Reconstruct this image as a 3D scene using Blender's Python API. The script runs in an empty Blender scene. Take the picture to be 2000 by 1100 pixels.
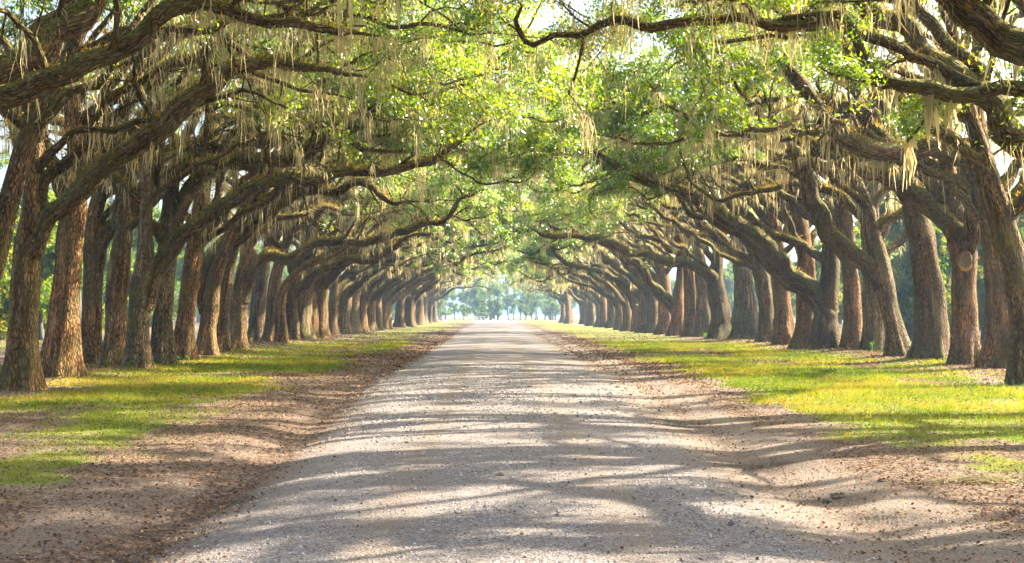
import bpy, math
import numpy as np

# ------------------------------------------------------------------ camera, sky, sun, exposure
scene = bpy.context.scene
col = scene.collection
F, CX, HY, CH = 2400.0, 965.0, 614.0, 1.7          # lens constants of a 2000 px wide frame
cam_d = bpy.data.cameras.new('camera'); cam = bpy.data.objects.new('camera', cam_d); col.objects.link(cam)
cam.location = (0, 0, CH); cam.rotation_euler = (math.radians(90), 0, 0)
cam_d.sensor_width = 36; cam_d.lens = 36 * F / 2000
cam_d.shift_x = (1000 - CX) / 2000; cam_d.shift_y = (HY - 550) / 2000
cam_d.clip_start = 0.1; cam_d.clip_end = 6000
scene.camera = cam

SUN_EL, SUN_AZ = 35.0, 22.0                          # azimuth counted from +X (right) towards +Y (ahead)
el, az = math.radians(SUN_EL), math.radians(SUN_AZ)
sdir = np.array([math.cos(el) * math.cos(az), math.cos(el) * math.sin(az), math.sin(el)])
world = bpy.data.worlds.new('World'); scene.world = world; world.use_nodes = True
wn, wl = world.node_tree.nodes, world.node_tree.links
sky = wn.new('ShaderNodeTexSky'); sky.sky_type = 'NISHITA'; sky.sun_disc = False
sky.sun_elevation = el; sky.sun_rotation = math.radians(90) - az
sky.air_density = 1.0; sky.dust_density = 5.0; sky.ozone_density = 1.0
wl.new(sky.outputs[0], wn['Background'].inputs[0]); wn['Background'].inputs[1].default_value = 0.105
sun_d = bpy.data.lights.new('sun', 'SUN'); sun_d.energy = 5.0; sun_d.angle = math.radians(0.6)
sun_d.color = (1.0, 0.89, 0.70)
sun = bpy.data.objects.new('sun', sun_d); col.objects.link(sun)
from mathutils import Vector
sun.rotation_euler = Vector(sdir).to_track_quat('Z', 'Y').to_euler()
scene.view_settings.view_transform = 'Standard'; scene.view_settings.look = 'None'
scene.view_settings.gamma = 1.0; scene.view_settings.use_curve_mapping = False
scene.view_settings.exposure = 2.4
cy = scene.cycles
cy.use_denoising = True; cy.use_light_tree = False
cy.max_bounces = 4; cy.diffuse_bounces = 3; cy.glossy_bounces = 2; cy.transmission_bounces = 3
cy.transparent_max_bounces = 4; cy.volume_bounces = 0
cy.sample_clamp_indirect = 6.0
cy.use_adaptive_sampling = True; cy.adaptive_threshold = 0.03

RNG = np.random.default_rng(7)

# ------------------------------------------------------------------ helpers
def nrm(v):
    v = np.asarray(v, float)
    return v / np.maximum(np.linalg.norm(v, axis=-1, keepdims=True), 1e-9)

def make_mesh(name, V, quads=None, tris=None, attrs=None, smooth=False):
    me = bpy.data.meshes.new(name)
    V = np.ascontiguousarray(V, dtype=np.float32)
    nq = 0 if quads is None else len(quads); nt = 0 if tris is None else len(tris)
    me.vertices.add(len(V)); me.vertices.foreach_set('co', V.ravel())
    loops = []
    if nq: loops.append(np.asarray(quads).ravel())
    if nt: loops.append(np.asarray(tris).ravel())
    loops = np.concatenate(loops).astype(np.int32)
    me.loops.add(len(loops)); me.loops.foreach_set('vertex_index', loops)
    start = np.concatenate([np.arange(nq) * 4, nq * 4 + np.arange(nt) * 3]).astype(np.int32)
    me.polygons.add(nq + nt); me.polygons.foreach_set('loop_start', start)
    me.polygons.foreach_set('use_smooth', np.full(nq + nt, smooth, dtype=bool))
    me.update(calc_edges=True)
    for k, a in (attrs or {}).items():
        a = np.asarray(a, dtype=np.float32)
        if a.ndim == 1:
            me.attributes.new(k, 'FLOAT', 'POINT').data.foreach_set('value', a)
        else:
            me.attributes.new(k, 'FLOAT_VECTOR', 'POINT').data.foreach_set('vector', a.ravel())
    return me

def add(name, me, mat=None, parent=None, loc=None):
    o = bpy.data.objects.new(name, me); col.objects.link(o)
    if mat is not None and me is not None and not me.materials: me.materials.append(mat)
    if parent: o.parent = parent
    if loc is not None: o.location = loc
    return o

def tag(o, label=None, cat=None, group=None, kind=None):
    if label: o['label'] = label
    if cat: o['category'] = cat
    if group: o['group'] = group
    if kind: o['kind'] = kind
    return o

_perm = np.random.default_rng(3).random(65536).astype(np.float32)
def vnoise(x, y):
    xi = np.floor(x).astype(np.int32); yi = np.floor(y).astype(np.int32)
    fx = x - xi; fy = y - yi
    fx = fx * fx * (3 - 2 * fx); fy = fy * fy * (3 - 2 * fy)
    a0 = (xi & 255) << 8; a1 = ((xi + 1) & 255) << 8; b0 = yi & 255; b1 = (yi + 1) & 255
    p = _perm
    u = p.take(a0 | b0); v = p.take(a0 | b1)
    u = u + (p.take(a1 | b0) - u) * fx; v = v + (p.take(a1 | b1) - v) * fx
    return u + (v - u) * fy
def fbm(x, y, o=4):
    r = 0; a = 0.5
    for i in range(o):
        r = r + a * vnoise(x * 2 ** i + 17.3 * i, y * 2 ** i + 5.1 * i); a *= 0.5
    return r / (1 - 0.5 ** o)
def sstep(a, b, x):
    t = np.clip((x - a) / (b - a), 0, 1); return t * t * (3 - 2 * t)

# ------------------------------------------------------------------ materials
class NT:
    def __init__(s, name):
        s.m = bpy.data.materials.new(name); s.m.use_nodes = True
        s.t = s.m.node_tree; s.t.nodes.clear()
        s.out = s.t.nodes.new('ShaderNodeOutputMaterial')
    def n(s, typ, ins=None, **kw):
        nd = s.t.nodes.new(typ)
        for k, v in kw.items(): setattr(nd, k, v)
        for k, v in (ins or {}).items():
            if isinstance(v, bpy.types.NodeSocket): s.t.links.new(v, nd.inputs[k])
            else: nd.inputs[k].default_value = v
        return nd
    def math(s, op, a, b=0.0, clamp=False):
        return s.n('ShaderNodeMath', {0: a, 1: b}, operation=op, use_clamp=clamp).outputs[0]
    def ramp(s, fac, stops):
        nd = s.n('ShaderNodeValToRGB', {0: fac}); e = nd.color_ramp.elements
        while len(e) > 1: e.remove(e[-1])
        e[0].position = stops[0][0]; e[0].color = (*stops[0][1], 1)
        for p, c in stops[1:]:
            q = e.new(p); q.color = (*c, 1)
        return nd.outputs[0]
    def mix(s, fac, a, b, mode='MIX'):
        nd = s.n('ShaderNodeMix', data_type='RGBA', blend_type=mode)
        for k, v in ((0, fac), (6, a), (7, b)):
            if isinstance(v, bpy.types.NodeSocket): s.t.links.new(v, nd.inputs[k])
            else: nd.inputs[k].default_value = (*v, 1) if isinstance(v, tuple) and len(v) == 3 else v
        return nd.outputs[2]
    def attr(s, name, vec=False):
        return s.n('ShaderNodeAttribute', attribute_name=name).outputs['Vector' if vec else 'Fac']
    def noise(s, vec, scale, detail=4, rough=0.55):
        return s.n('ShaderNodeTexNoise', {'Vector': vec, 'Scale': scale, 'Detail': detail, 'Roughness': rough}).outputs['Fac']
    def mapv(s, vec, scale):
        return s.n('ShaderNodeVectorMath', {0: vec, 1: scale}, operation='MULTIPLY').outputs[0]
    def done(s, sh):
        s.t.links.new(sh, s.out.inputs['Surface']); return s.m

def bark_mat(name, base, dark, moss_amt, lichen_amt):
    t = NT(name)
    rest = t.attr('rest', True)
    info = t.n('ShaderNodeObjectInfo').outputs['Random']
    rest = t.n('ShaderNodeVectorMath', {0: rest, 1: t.n('ShaderNodeCombineXYZ', {2: t.math('MULTIPLY', info, 37.0)}).outputs[0]}, operation='ADD').outputs[0]
    warp = t.n('ShaderNodeTexNoise', {'Vector': t.mapv(rest, (1.0, 1.0, 0.5)), 'Scale': 6.0, 'Detail': 3.0}).outputs['Color']
    wv = t.n('ShaderNodeVectorMath', {0: warp, 1: (0.07, 0.07, 0.2)}, operation='MULTIPLY').outputs[0]
    rv = t.n('ShaderNodeVectorMath', {0: rest, 1: wv}, operation='ADD').outputs[0]
    st = t.mapv(rv, (21.0, 21.0, 5.0))
    vor = t.n('ShaderNodeTexVoronoi', {'Vector': st, 'Scale': 1.0}, feature='DISTANCE_TO_EDGE').outputs['Distance']
    fine = t.noise(t.mapv(rv, (30.0, 30.0, 10.0)), 1.0, 5)
    crack = t.ramp(vor, [(0.0, (0, 0, 0)), (0.10, (0.5,) * 3), (0.3, (1, 1, 1))])
    big = t.noise(rest, 1.6, 4, 0.65)
    c = t.mix(t.ramp(fine, [(0.3, (0, 0, 0)), (0.7, (1, 1, 1))]), dark, base)
    c = t.mix(t.ramp(big, [(0.35, (0, 0, 0)), (0.65, (1, 1, 1))]), c, t.mix(0.6, c, (base[0] * 1.5, base[1] * 1.4, base[2] * 1.1)))
    c = t.mix(crack, (dark[0] * 0.25, dark[1] * 0.23, dark[2] * 0.22), c)
    stk = t.noise(t.mapv(rv, (9.0, 9.0, 0.9)), 1.0, 4, 0.6)
    c = t.mix(t.ramp(stk, [(0.38, (1, 1, 1)), (0.55, (0, 0, 0))]), c, t.mix(1.0, c, (0.5, 0.47, 0.45), 'MULTIPLY'))
    c = t.mix(t.ramp(stk, [(0.56, (0, 0, 0)), (0.7, (0.6, 0.6, 0.6))]), c, (base[0] * 1.7, base[1] * 1.6, base[2] * 1.4))
    # lichen: pale grey-green spots; olive moss coating
    lich = t.noise(t.mapv(rest, (3.0, 3.0, 2.0)), 3.0, 6, 0.7)
    c = t.mix(t.ramp(lich, [(0.62 - 0.06 * lichen_amt, (0, 0, 0)), (0.72, (1, 1, 1))]), c, (0.30, 0.31, 0.25))
    ol = t.noise(t.mapv(rest, (1.0, 1.0, 0.6)), 1.3, 4)
    c = t.mix(t.math('MULTIPLY', t.ramp(ol, [(0.45, (0, 0, 0)), (0.62, (1, 1, 1))]), 0.55), c, (0.15, 0.135, 0.045))
    nz = t.n('ShaderNodeSeparateXYZ', {0: t.n('ShaderNodeNewGeometry').outputs['Normal']}).outputs[2]
    mn = t.noise(rest, 9.0, 5, 0.7)
    top = t.ramp(t.math('ADD', nz, t.math('MULTIPLY', t.math('SUBTRACT', mn, 0.5), 1.6)), [(0.15, (0, 0, 0)), (0.5, (1, 1, 1))])
    mc = t.ramp(t.noise(rest, 16.0, 4), [(0.35, (0.06, 0.078, 0.014)), (0.52, (0.20, 0.18, 0.035)), (0.7, (0.37, 0.26, 0.07))])
    c = t.mix(t.math('MULTIPLY', top, moss_amt), c, mc)
    h = t.math('ADD', t.math('MULTIPLY', crack, 0.7), t.math('MULTIPLY', fine, 0.5))
    h = t.math('ADD', h, t.math('MULTIPLY', mn, t.math('MULTIPLY', top, 0.6)))
    bump = t.n('ShaderNodeBump', {'Height': h, 'Strength': 1.0, 'Distance': 0.07}).outputs[0]
    b = t.n('ShaderNodeBsdfPrincipled', {'Base Color': c, 'Roughness': 0.9, 'Normal': bump, 'Specular IOR Level': 0.25})
    return t.done(b.outputs[0])

M_TRUNKS = [bark_mat('bark_brown', (0.42, 0.245, 0.115), (0.18, 0.1, 0.045), 0.5, 0.2),
            bark_mat('bark_grey', (0.38, 0.26, 0.155), (0.165, 0.11, 0.065), 0.5, 0.8),
            bark_mat('bark_red', (0.46, 0.24, 0.11), (0.2, 0.1, 0.045), 0.5, 0.2),
            bark_mat('bark_dark', (0.27, 0.165, 0.082), (0.11, 0.064, 0.032), 0.6, 0.6)]
M_LIMB = bark_mat('bark_limb', (0.26, 0.16, 0.08), (0.11, 0.066, 0.033), 0.95, 0.5)

def leaf_mat(name, stops, trans, gloss=0.10, tcol=(1.15, 1.25, 0.45)):
    t = NT(name)
    c = t.ramp(t.attr('tint'), stops)
    tc = t.mix(1.0, c, tcol, 'MULTIPLY')
    d = t.n('ShaderNodeBsdfDiffuse', {'Color': c}).outputs[0]
    tr = t.n('ShaderNodeBsdfTranslucent', {'Color': tc}).outputs[0]
    s = t.n('ShaderNodeMixShader', {0: trans, 1: d, 2: tr}).outputs[0]
    if gloss:
        g = t.n('ShaderNodeBsdfGlossy', {'Color': (1, 1, 1, 1), 'Roughness': 0.5}).outputs[0]
        fr = t.n('ShaderNodeFresnel', {'IOR': 1.45}).outputs[0]
        s = t.n('ShaderNodeMixShader', {0: t.math('MULTIPLY', fr, gloss * 10), 1: s, 2: g}).outputs[0]
    return t.done(s)

M_LEAF = leaf_mat('oak_leaf', [(0.0, (0.025, 0.08, 0.032)), (0.35, (0.065, 0.14, 0.018)), (0.7, (0.13, 0.20, 0.012)), (1.0, (0.22, 0.23, 0.015))],
                  0.6, 0.024, (3.0, 2.6, 0.5))
M_BG_LEAF = leaf_mat('woodland_leaf', [(0.0, (0.04, 0.10, 0.03)), (0.5, (0.10, 0.17, 0.03)), (1.0, (0.26, 0.23, 0.04))], 0.5, 0.0, (2.4, 2.1, 0.7))
M_MOSS = leaf_mat('spanish_moss', [(0.0, (0.26, 0.24, 0.16)), (0.5, (0.44, 0.405, 0.27)), (1.0, (0.62, 0.57, 0.40))], 0.52, 0.0, (1.5, 1.33, 0.95))
M_FERN = leaf_mat('resurrection_fern', [(0.0, (0.09, 0.09, 0.02)), (0.5, (0.28, 0.20, 0.05)), (1.0, (0.42, 0.27, 0.085))], 0.4, 0.0, (1.5, 1.3, 0.6))
M_GRASS = leaf_mat('grass_blade', [(0.0, (0.07, 0.15, 0.012)), (0.5, (0.18, 0.235, 0.014)), (0.8, (0.29, 0.26, 0.03)), (1.0, (0.40, 0.29, 0.10))], 0.4, 0.0, (1.7, 1.5, 0.5))
M_LITTER = leaf_mat('dead_leaf', [(0.0, (0.07, 0.042, 0.028)), (0.5, (0.17, 0.10, 0.062)), (0.85, (0.30, 0.20, 0.13)), (0.96, (0.38, 0.29, 0.21)), (1.0, (0.42, 0.12, 0.05))], 0.2, 0.0, (1.2, 1.0, 0.7))
M_STRAP = leaf_mat('strap_leaf', [(0.0, (0.05, 0.16, 0.03)), (1.0, (0.16, 0.28, 0.04))], 0.4, 0.0, (1.8, 1.7, 0.7))

def stone_mat():
    t = NT('gravel_stone')
    c = t.ramp(t.attr('tint'), [(0.0, (0.12, 0.10, 0.09)), (0.4, (0.26, 0.235, 0.225)), (0.8, (0.38, 0.355, 0.35)), (1.0, (0.50, 0.47, 0.45))])
    return t.done(t.n('ShaderNodeBsdfPrincipled', {'Base Color': c, 'Roughness': 0.85}).outputs[0])
M_STONE = stone_mat()

def ground_mat(name):
    t = NT(name)
    pos = t.n('ShaderNodeNewGeometry').outputs['Position']
    n1 = t.noise(pos, 26.0, 6, 0.7); n2 = t.noise(pos, 3.0, 5, 0.6); n3 = t.noise(pos, 110.0, 3, 0.7)
    peb = t.n('ShaderNodeTexVoronoi', {'Vector': pos, 'Scale': 38.0})
    peb2 = t.n('ShaderNodeTexVoronoi', {'Vector': pos, 'Scale': 85.0})
    sand = t.mix(n2, (0.25, 0.19, 0.152), (0.35, 0.28, 0.23))
    sand = t.mix(t.ramp(n1, [(0.35, (0, 0, 0)), (0.6, (1, 1, 1))]), t.mix(0.35, sand, (0.15, 0.115, 0.09)), sand)
    g1 = t.n('ShaderNodeSeparateColor', {0: peb.outputs['Color']}).outputs[0]
    g2 = t.n('ShaderNodeSeparateColor', {0: peb2.outputs['Color']}).outputs[1]
    grav = t.ramp(t.math('ADD', t.math('MULTIPLY', g1, 0.5), t.math('MULTIPLY', g2, 0.5)),
                  [(0.1, (0.08, 0.068, 0.067)), (0.35, (0.215, 0.188, 0.186)), (0.6, (0.315, 0.28, 0.278)), (0.9, (0.48, 0.44, 0.435))])
    gm = t.math('ADD', t.attr('gravel'), t.math('MULTIPLY', t.math('SUBTRACT', n2, 0.5), 0.9))
    gm = t.math('ADD', gm, t.math('MULTIPLY', t.math('SUBTRACT', n1, 0.5), 0.8))
    c = t.mix(t.ramp(gm, [(0.3, (0, 0, 0)), (0.95, (0.85, 0.85, 0.85))]), sand, grav)
    pb3 = t.n('ShaderNodeTexVoronoi', {'Vector': pos, 'Scale': 16.0})
    d3 = t.math('MULTIPLY', t.ramp(pb3.outputs['Distance'], [(0.16, (1, 1, 1)), (0.22, (0, 0, 0))]), t.ramp(n2, [(0.35, (0.1, 0.1, 0.1)), (0.6, (0.9, 0.9, 0.9))]))
    c = t.mix(d3, c, (0.10, 0.082, 0.07))
    deb = t.noise(t.mapv(pos, (1.0, 1.0, 1.0)), 60.0, 5, 0.75)
    c = t.mix(t.math('MULTIPLY', t.ramp(deb, [(0.50, (0, 0, 0)), (0.62, (1, 1, 1))]), t.math('SUBTRACT', 0.75, t.math('MULTIPLY', t.attr('gravel'), 0.4))), c, (0.085, 0.062, 0.048))
    # leaf litter carpet
    lv = t.n('ShaderNodeTexVoronoi', {'Vector': t.mapv(pos, (1, 1, 1)), 'Scale': 24.0, 'Randomness': 1.0})
    lr = t.n('ShaderNodeSeparateColor', {0: lv.outputs['Color']}).outputs[0]
    lit = t.ramp(lr, [(0.0, (0.06, 0.036, 0.026)), (0.5, (0.15, 0.093, 0.062)), (1.0, (0.31, 0.22, 0.155))])
    lm = t.math('ADD', t.attr('litter'), t.math('MULTIPLY', t.math('SUBTRACT', n1, 0.5), 1.4))
    c = t.mix(t.math('MULTIPLY', t.ramp(lm, [(0.3, (0, 0, 0)), (0.7, (1, 1, 1))]), 0.92), c, lit)
    # grass sward
    gr = t.mix(n1, (0.085, 0.145, 0.012), (0.24, 0.24, 0.025))
    gr = t.mix(t.ramp(n2, [(0.45, (0, 0, 0)), (0.7, (1, 1, 1))]), gr, t.mix(n3, (0.18, 0.17, 0.045), (0.33, 0.27, 0.12)))
    am = t.math('ADD', t.attr('grass'), t.math('MULTIPLY', t.math('SUBTRACT', n1, 0.5), 1.0))
    c = t.mix(t.ramp(am, [(0.4, (0, 0, 0)), (0.65, (1, 1, 1))]), c, gr)
    wet = t.attr('wet')
    c = t.mix(wet, c, t.mix(1.0, c, (0.24, 0.21, 0.19), 'MULTIPLY'))
    rough = t.math('SUBTRACT', 0.95, t.math('MULTIPLY', t.ramp(t.math('ADD', wet, t.math('MULTIPLY', t.math('SUBTRACT', n1, .5), .6)), [(.75, (0, 0, 0)), (1.0, (1, 1, 1))]), 0.75))
    h = t.math('ADD', t.math('MULTIPLY', n1, 0.6), t.math('MULTIPLY', peb.outputs['Distance'], -0.5))
    h = t.math('ADD', h, t.math('MULTIPLY', n3, 0.25))
    bump = t.n('ShaderNodeBump', {'Height': h, 'Strength': 1.0, 'Distance': 0.055}).outputs[0]
    return t.done(t.n('ShaderNodeBsdfPrincipled', {'Base Color': c, 'Roughness': rough, 'Normal': bump, 'Specular IOR Level': 0.3}).outputs[0])
M_GROUND = ground_mat('sandy_ground')

def plain_mat(name, c, r=0.7):
    t = NT(name)
    pos = t.n('ShaderNodeTexCoord').outputs['Object']
    n = t.noise(pos, 6.0, 5)
    cc = t.mix(t.ramp(n, [(0.3, (0, 0, 0)), (0.7, (1, 1, 1))]), (c[0] * 0.8, c[1] * 0.78, c[2] * 0.74), c)
    return t.done(t.n('ShaderNodeBsdfPrincipled', {'Base Color': cc, 'Roughness': r}).outputs[0])
M_WHITE = plain_mat('white_paint', (0.8, 0.8, 0.78), 0.5)
M_MUD = plain_mat('dark_mud', (0.19, 0.145, 0.11), 0.8)
M_CUT = plain_mat('healed_cut_wood', (0.20, 0.145, 0.095), 0.9)
M_YELLOW = plain_mat('fresh_ochre_wood', (0.42, 0.25, 0.05), 0.85)
M_PINE = plain_mat('grey_pine_bark', (0.10, 0.09, 0.10), 0.9)

# ------------------------------------------------------------------ ground and road
XL, XR = -11.6, 14.3                                  # the two rows of oaks
def widen(y): return 0.65 * sstep(13, 34, y) + 0.9 * sstep(60, 170, y)
def edge_l(y): return -2.15 - widen(y) + 0.22 * (fbm(y * 0.35, y * 0 + 3.1) - 0.5) * 2
def edge_r(y): return 2.40 + 0.8 * widen(y) + 0.22 * (fbm(y * 0.3, y * 0 + 9.7) - 0.5) * 2
def gz(x, y):
    x = np.asarray(x, float); y = np.asarray(y, float)
    z = 0.075 * np.clip(1 - ((x - 0.12) / (2.4 + widen(y))) ** 2, 0, 1)
    dl = -2.72 - widen(y) + 0.25 * (fbm(y * 0.25, y * 0 + 1.7) - 0.5); dr = 3.08 + 0.8 * widen(y) + 0.2 * (fbm(y * 0.25, y * 0 + 7.7) - 0.5)
    wl_ = 0.6 + 0.8 * fbm(y * 0.4, y * 0 + 21.); wr_ = 0.8 + 0.4 * fbm(y * 0.4, y * 0 + 31.)
    fade = 1 - 0.65 * sstep(14, 32, y)
    z = z - 0.10 * fade * wl_ * np.exp(-((x - dl) / 0.42) ** 2) - 0.055 * fade * wr_ * np.exp(-((x - dr) / 0.45) ** 2)
    off = sstep(2.2, 3.4, np.abs(x - 0.15) - widen(y))
    z = z + off * (0.04 * (fbm(x * 0.45, y * 0.45) - 0.5) + 0.04 * (fbm(x * 1.6, y * 1.6) - 0.5)) + off * 0.05 * sstep(3.2, 5.5, np.abs(x))
    z = z + 0.018 * (fbm(x * 2.2, y * 2.2 + 40, 3) - 0.5) + 0.02 * (fbm(x * 5.0, y * 5.0, 2) - 0.5) * np.clip(1 - np.abs(y) / 40, 0, 1)
    z = z + 0.28 * np.exp(-((x - XL) / 1.5) ** 2) * fbm(x * 0 + 4, y * 0.22) + 0.28 * np.exp(-((x - XR) / 1.6) ** 2) * fbm(x * 0 + 8, y * 0.22)
    return z
def masks(x, y):
    el_, er_ = edge_l(y), edge_r(y)
    gravel = np.clip(sstep(-0.7, 0.6, x - el_) * sstep(-0.7, 0.6, er_ - x), 0, 1)
    gravel = gravel * (0.55 + 0.45 * (1 - np.exp(-((np.abs(x - 0.1) - 0.95) / 0.28) ** 2)))   # wheel tracks rubbed down to sand
    rag = fbm(x * 1.3 + 71, y * 1.3, 4) - 0.5
    gl = -4.2 - 1.2 * (fbm(y * 0.16 + 50, x * 0.2) - 0.5) * 2 + 1.6 * rag
    gr_ = 5.05 + 0.6 * sstep(20, 60, y) + 0.9 * (fbm(y * 0.18 + 90, x * 0.2) - 0.5) * 2 + 1.8 * rag
    patch = fbm(x * 0.42 + 11, y * 0.30 + 2)
    gL = sstep(0.0, 1.6, gl - x) * sstep(0.33, 0.60, patch + 0.12 * sstep(0, 4, -5.2 - x))
    gR = sstep(-0.1, 0.9, x - gr_) * sstep(0.30, 0.48, patch + 0.08)
    grass = gL * (1 - sstep(9.9, 11.0, -x) * 0.85 * sstep(0.4, 0.6, fbm(x + 3, y * 0.3))) + gR * (1 - sstep(12.6, 13.6, x) * 0.85 * sstep(0.4, 0.6, fbm(x + 9, y * 0.3)))
    beyond = np.maximum(sstep(13.5, 16, -x), sstep(16.5, 19, x))
    grass = grass * (1 - 0.75 * beyond * sstep(0.35, 0.6, fbm(x * 0.15, y * 0.15)))
    row = np.maximum(np.exp(-((x - XL) / 1.15) ** 2), np.exp(-((x - XR) / 1.25) ** 2))
    grass = grass * (1 - row * sstep(0.28, 0.45, fbm(x * 0.5 + 60, y * 0.25)))
    litL = sstep(-0.15, 0.5, -2.55 - widen(y) - x) * (0.55 + 0.45 * sstep(0.38, 0.58, fbm(x * 0.9 + 5, y * 0.5 + 5))) 
    litR = sstep(0.2, 1.2, x - 3.1 - 0.8 * widen(y)) * (0.52 + 0.48 * sstep(0.42, 0.6, fbm(x * 0.8 + 25, y * 0.45 + 5)))
    ditch = np.exp(-((x + 2.7 + widen(y)) / 0.4) ** 2) * 0.9 + np.exp(-((x - 3.1 - 0.8 * widen(y)) / 0.35) ** 2) * 0.4
    near = 1 - 0.3 * np.exp(-((x + 4.4) / 1.6) ** 2) * sstep(11.5, 9.5, y)
    litter = np.clip(np.maximum(litL + litR, ditch) * near, 0, 1) * (1 - 0.75 * grass)
    litter = np.maximum(litter, row * (1 - 0.6 * grass))
    litter = np.maximum(litter, 0.8 * beyond)
    wet = np.zeros_like(x)
    for wx, wy, rx, ry in ((2.95, 19.4, 0.42, 0.7), (3.05, 14.0, 0.5, 0.45), (3.15, 11.8, 0.55, 0.42), (3.35, 10.5, 0.4, 0.35), (-2.75, 9.7, 0.4, 0.45), (-2.5, 11.4, 0.2, 0.5)):
        wet = np.maximum(wet, np.exp(-(((x - wx) / rx) ** 2 + ((y - wy) / ry) ** 2) * 1.0))
    wet = np.clip(wet * (0.75 + 1.3 * (fbm(x * 4, y * 4) - 0.3)), 0, 1)
    return gravel, litter, grass, wet

def build_ground():
    xs = np.unique(np.round(np.concatenate([np.arange(-7, 7.001, 0.085), np.arange(-26, -7, 0.5), np.arange(7, 26.1, 0.5),
         np.array([-2500, -1200, -600, -300, -150, -90, -60, -45, -35, -30, 30, 35, 45, 60, 90, 150, 300, 600, 1200, 2500.])]), 4))
    ys = [-40, -25, -12, -4, 0, 3, 5]
    y = 5.6
    while y < 420: ys.append(y); y *= 1.017
    ys += [480, 600, 900, 1500, 3000]
    ys = np.array(ys, float)
    il = int(np.argmin(abs(xs + 2.15))); ir = int(np.argmin(abs(xs - 2.40)))
    X, Y = np.meshgrid(xs, ys)
    X = X + (edge_l(Y) - xs[il]) * np.exp(-((X - xs[il]) / 0.5) ** 2) + (edge_r(Y) - xs[ir]) * np.exp(-((X - xs[ir]) / 0.5) ** 2)
    Z = gz(X, Y)
    ny, nx = X.shape
    idx = np.arange(ny * nx).reshape(ny, nx)
    V = np.stack([X.ravel(), Y.ravel(), Z.ravel()], 1)
    g, l, a, w = [m.ravel() for m in masks(X.ravel(), Y.ravel())]
    def sub(c0, c1):
        q = np.stack([idx[:-1, c0:c1 - 1], idx[:-1, c0 + 1:c1], idx[1:, c0 + 1:c1], idx[1:, c0:c1 - 1]], -1).reshape(-1, 4)
        return q
    def mk(name, qs):
        q = np.concatenate(qs); u, inv = np.unique(q, return_inverse=True)
        me = make_mesh(name, V[u], quads=inv.reshape(q.shape), attrs={'gravel': g[u], 'litter': l[u], 'grass': a[u], 'wet': w[u]}, smooth=True)
        return tag(add(name, me, M_GROUND), kind='structure')
    o = mk('ground', [sub(0, il + 1), sub(ir, nx)]); tag(o, 'sandy verge with leaf litter and grass beside the gravel drive')
    o = mk('gravel_road', [sub(il, ir + 1)]); tag(o, 'straight pale gravel drive running between the oak rows')
build_ground()

# ------------------------------------------------------------------ tree building blocks
def resample(P, R, step):
    """Catmull-Rom through the points, sampled about every step metres."""
    P = np.asarray(P, float); R = np.asarray(R, float)
    Q = np.vstack([2 * P[0] - P[1], P, 2 * P[-1] - P[-2]])
    out, rad = [], []
    for i in range(len(P) - 1):
        n = max(2, int(np.ceil(np.linalg.norm(P[i + 1] - P[i]) / step)))
        t = np.linspace(0, 1, n, endpoint=False)[:, None]
        p0, p1, p2, p3 = Q[i], Q[i + 1], Q[i + 2], Q[i + 3]
        out.append(0.5 * ((2 * p1) + (-p0 + p2) * t + (2 * p0 - 5 * p1 + 4 * p2 - p3) * t ** 2 + (-p0 + 3 * p1 - 3 * p2 + p3) * t ** 3))
        rad.append(R[i] + (R[i + 1] - R[i]) * t[:, 0])
    out.append(P[-1:]); rad.append(R[-1:])
    return np.vstack(out), np.concatenate(rad)

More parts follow.
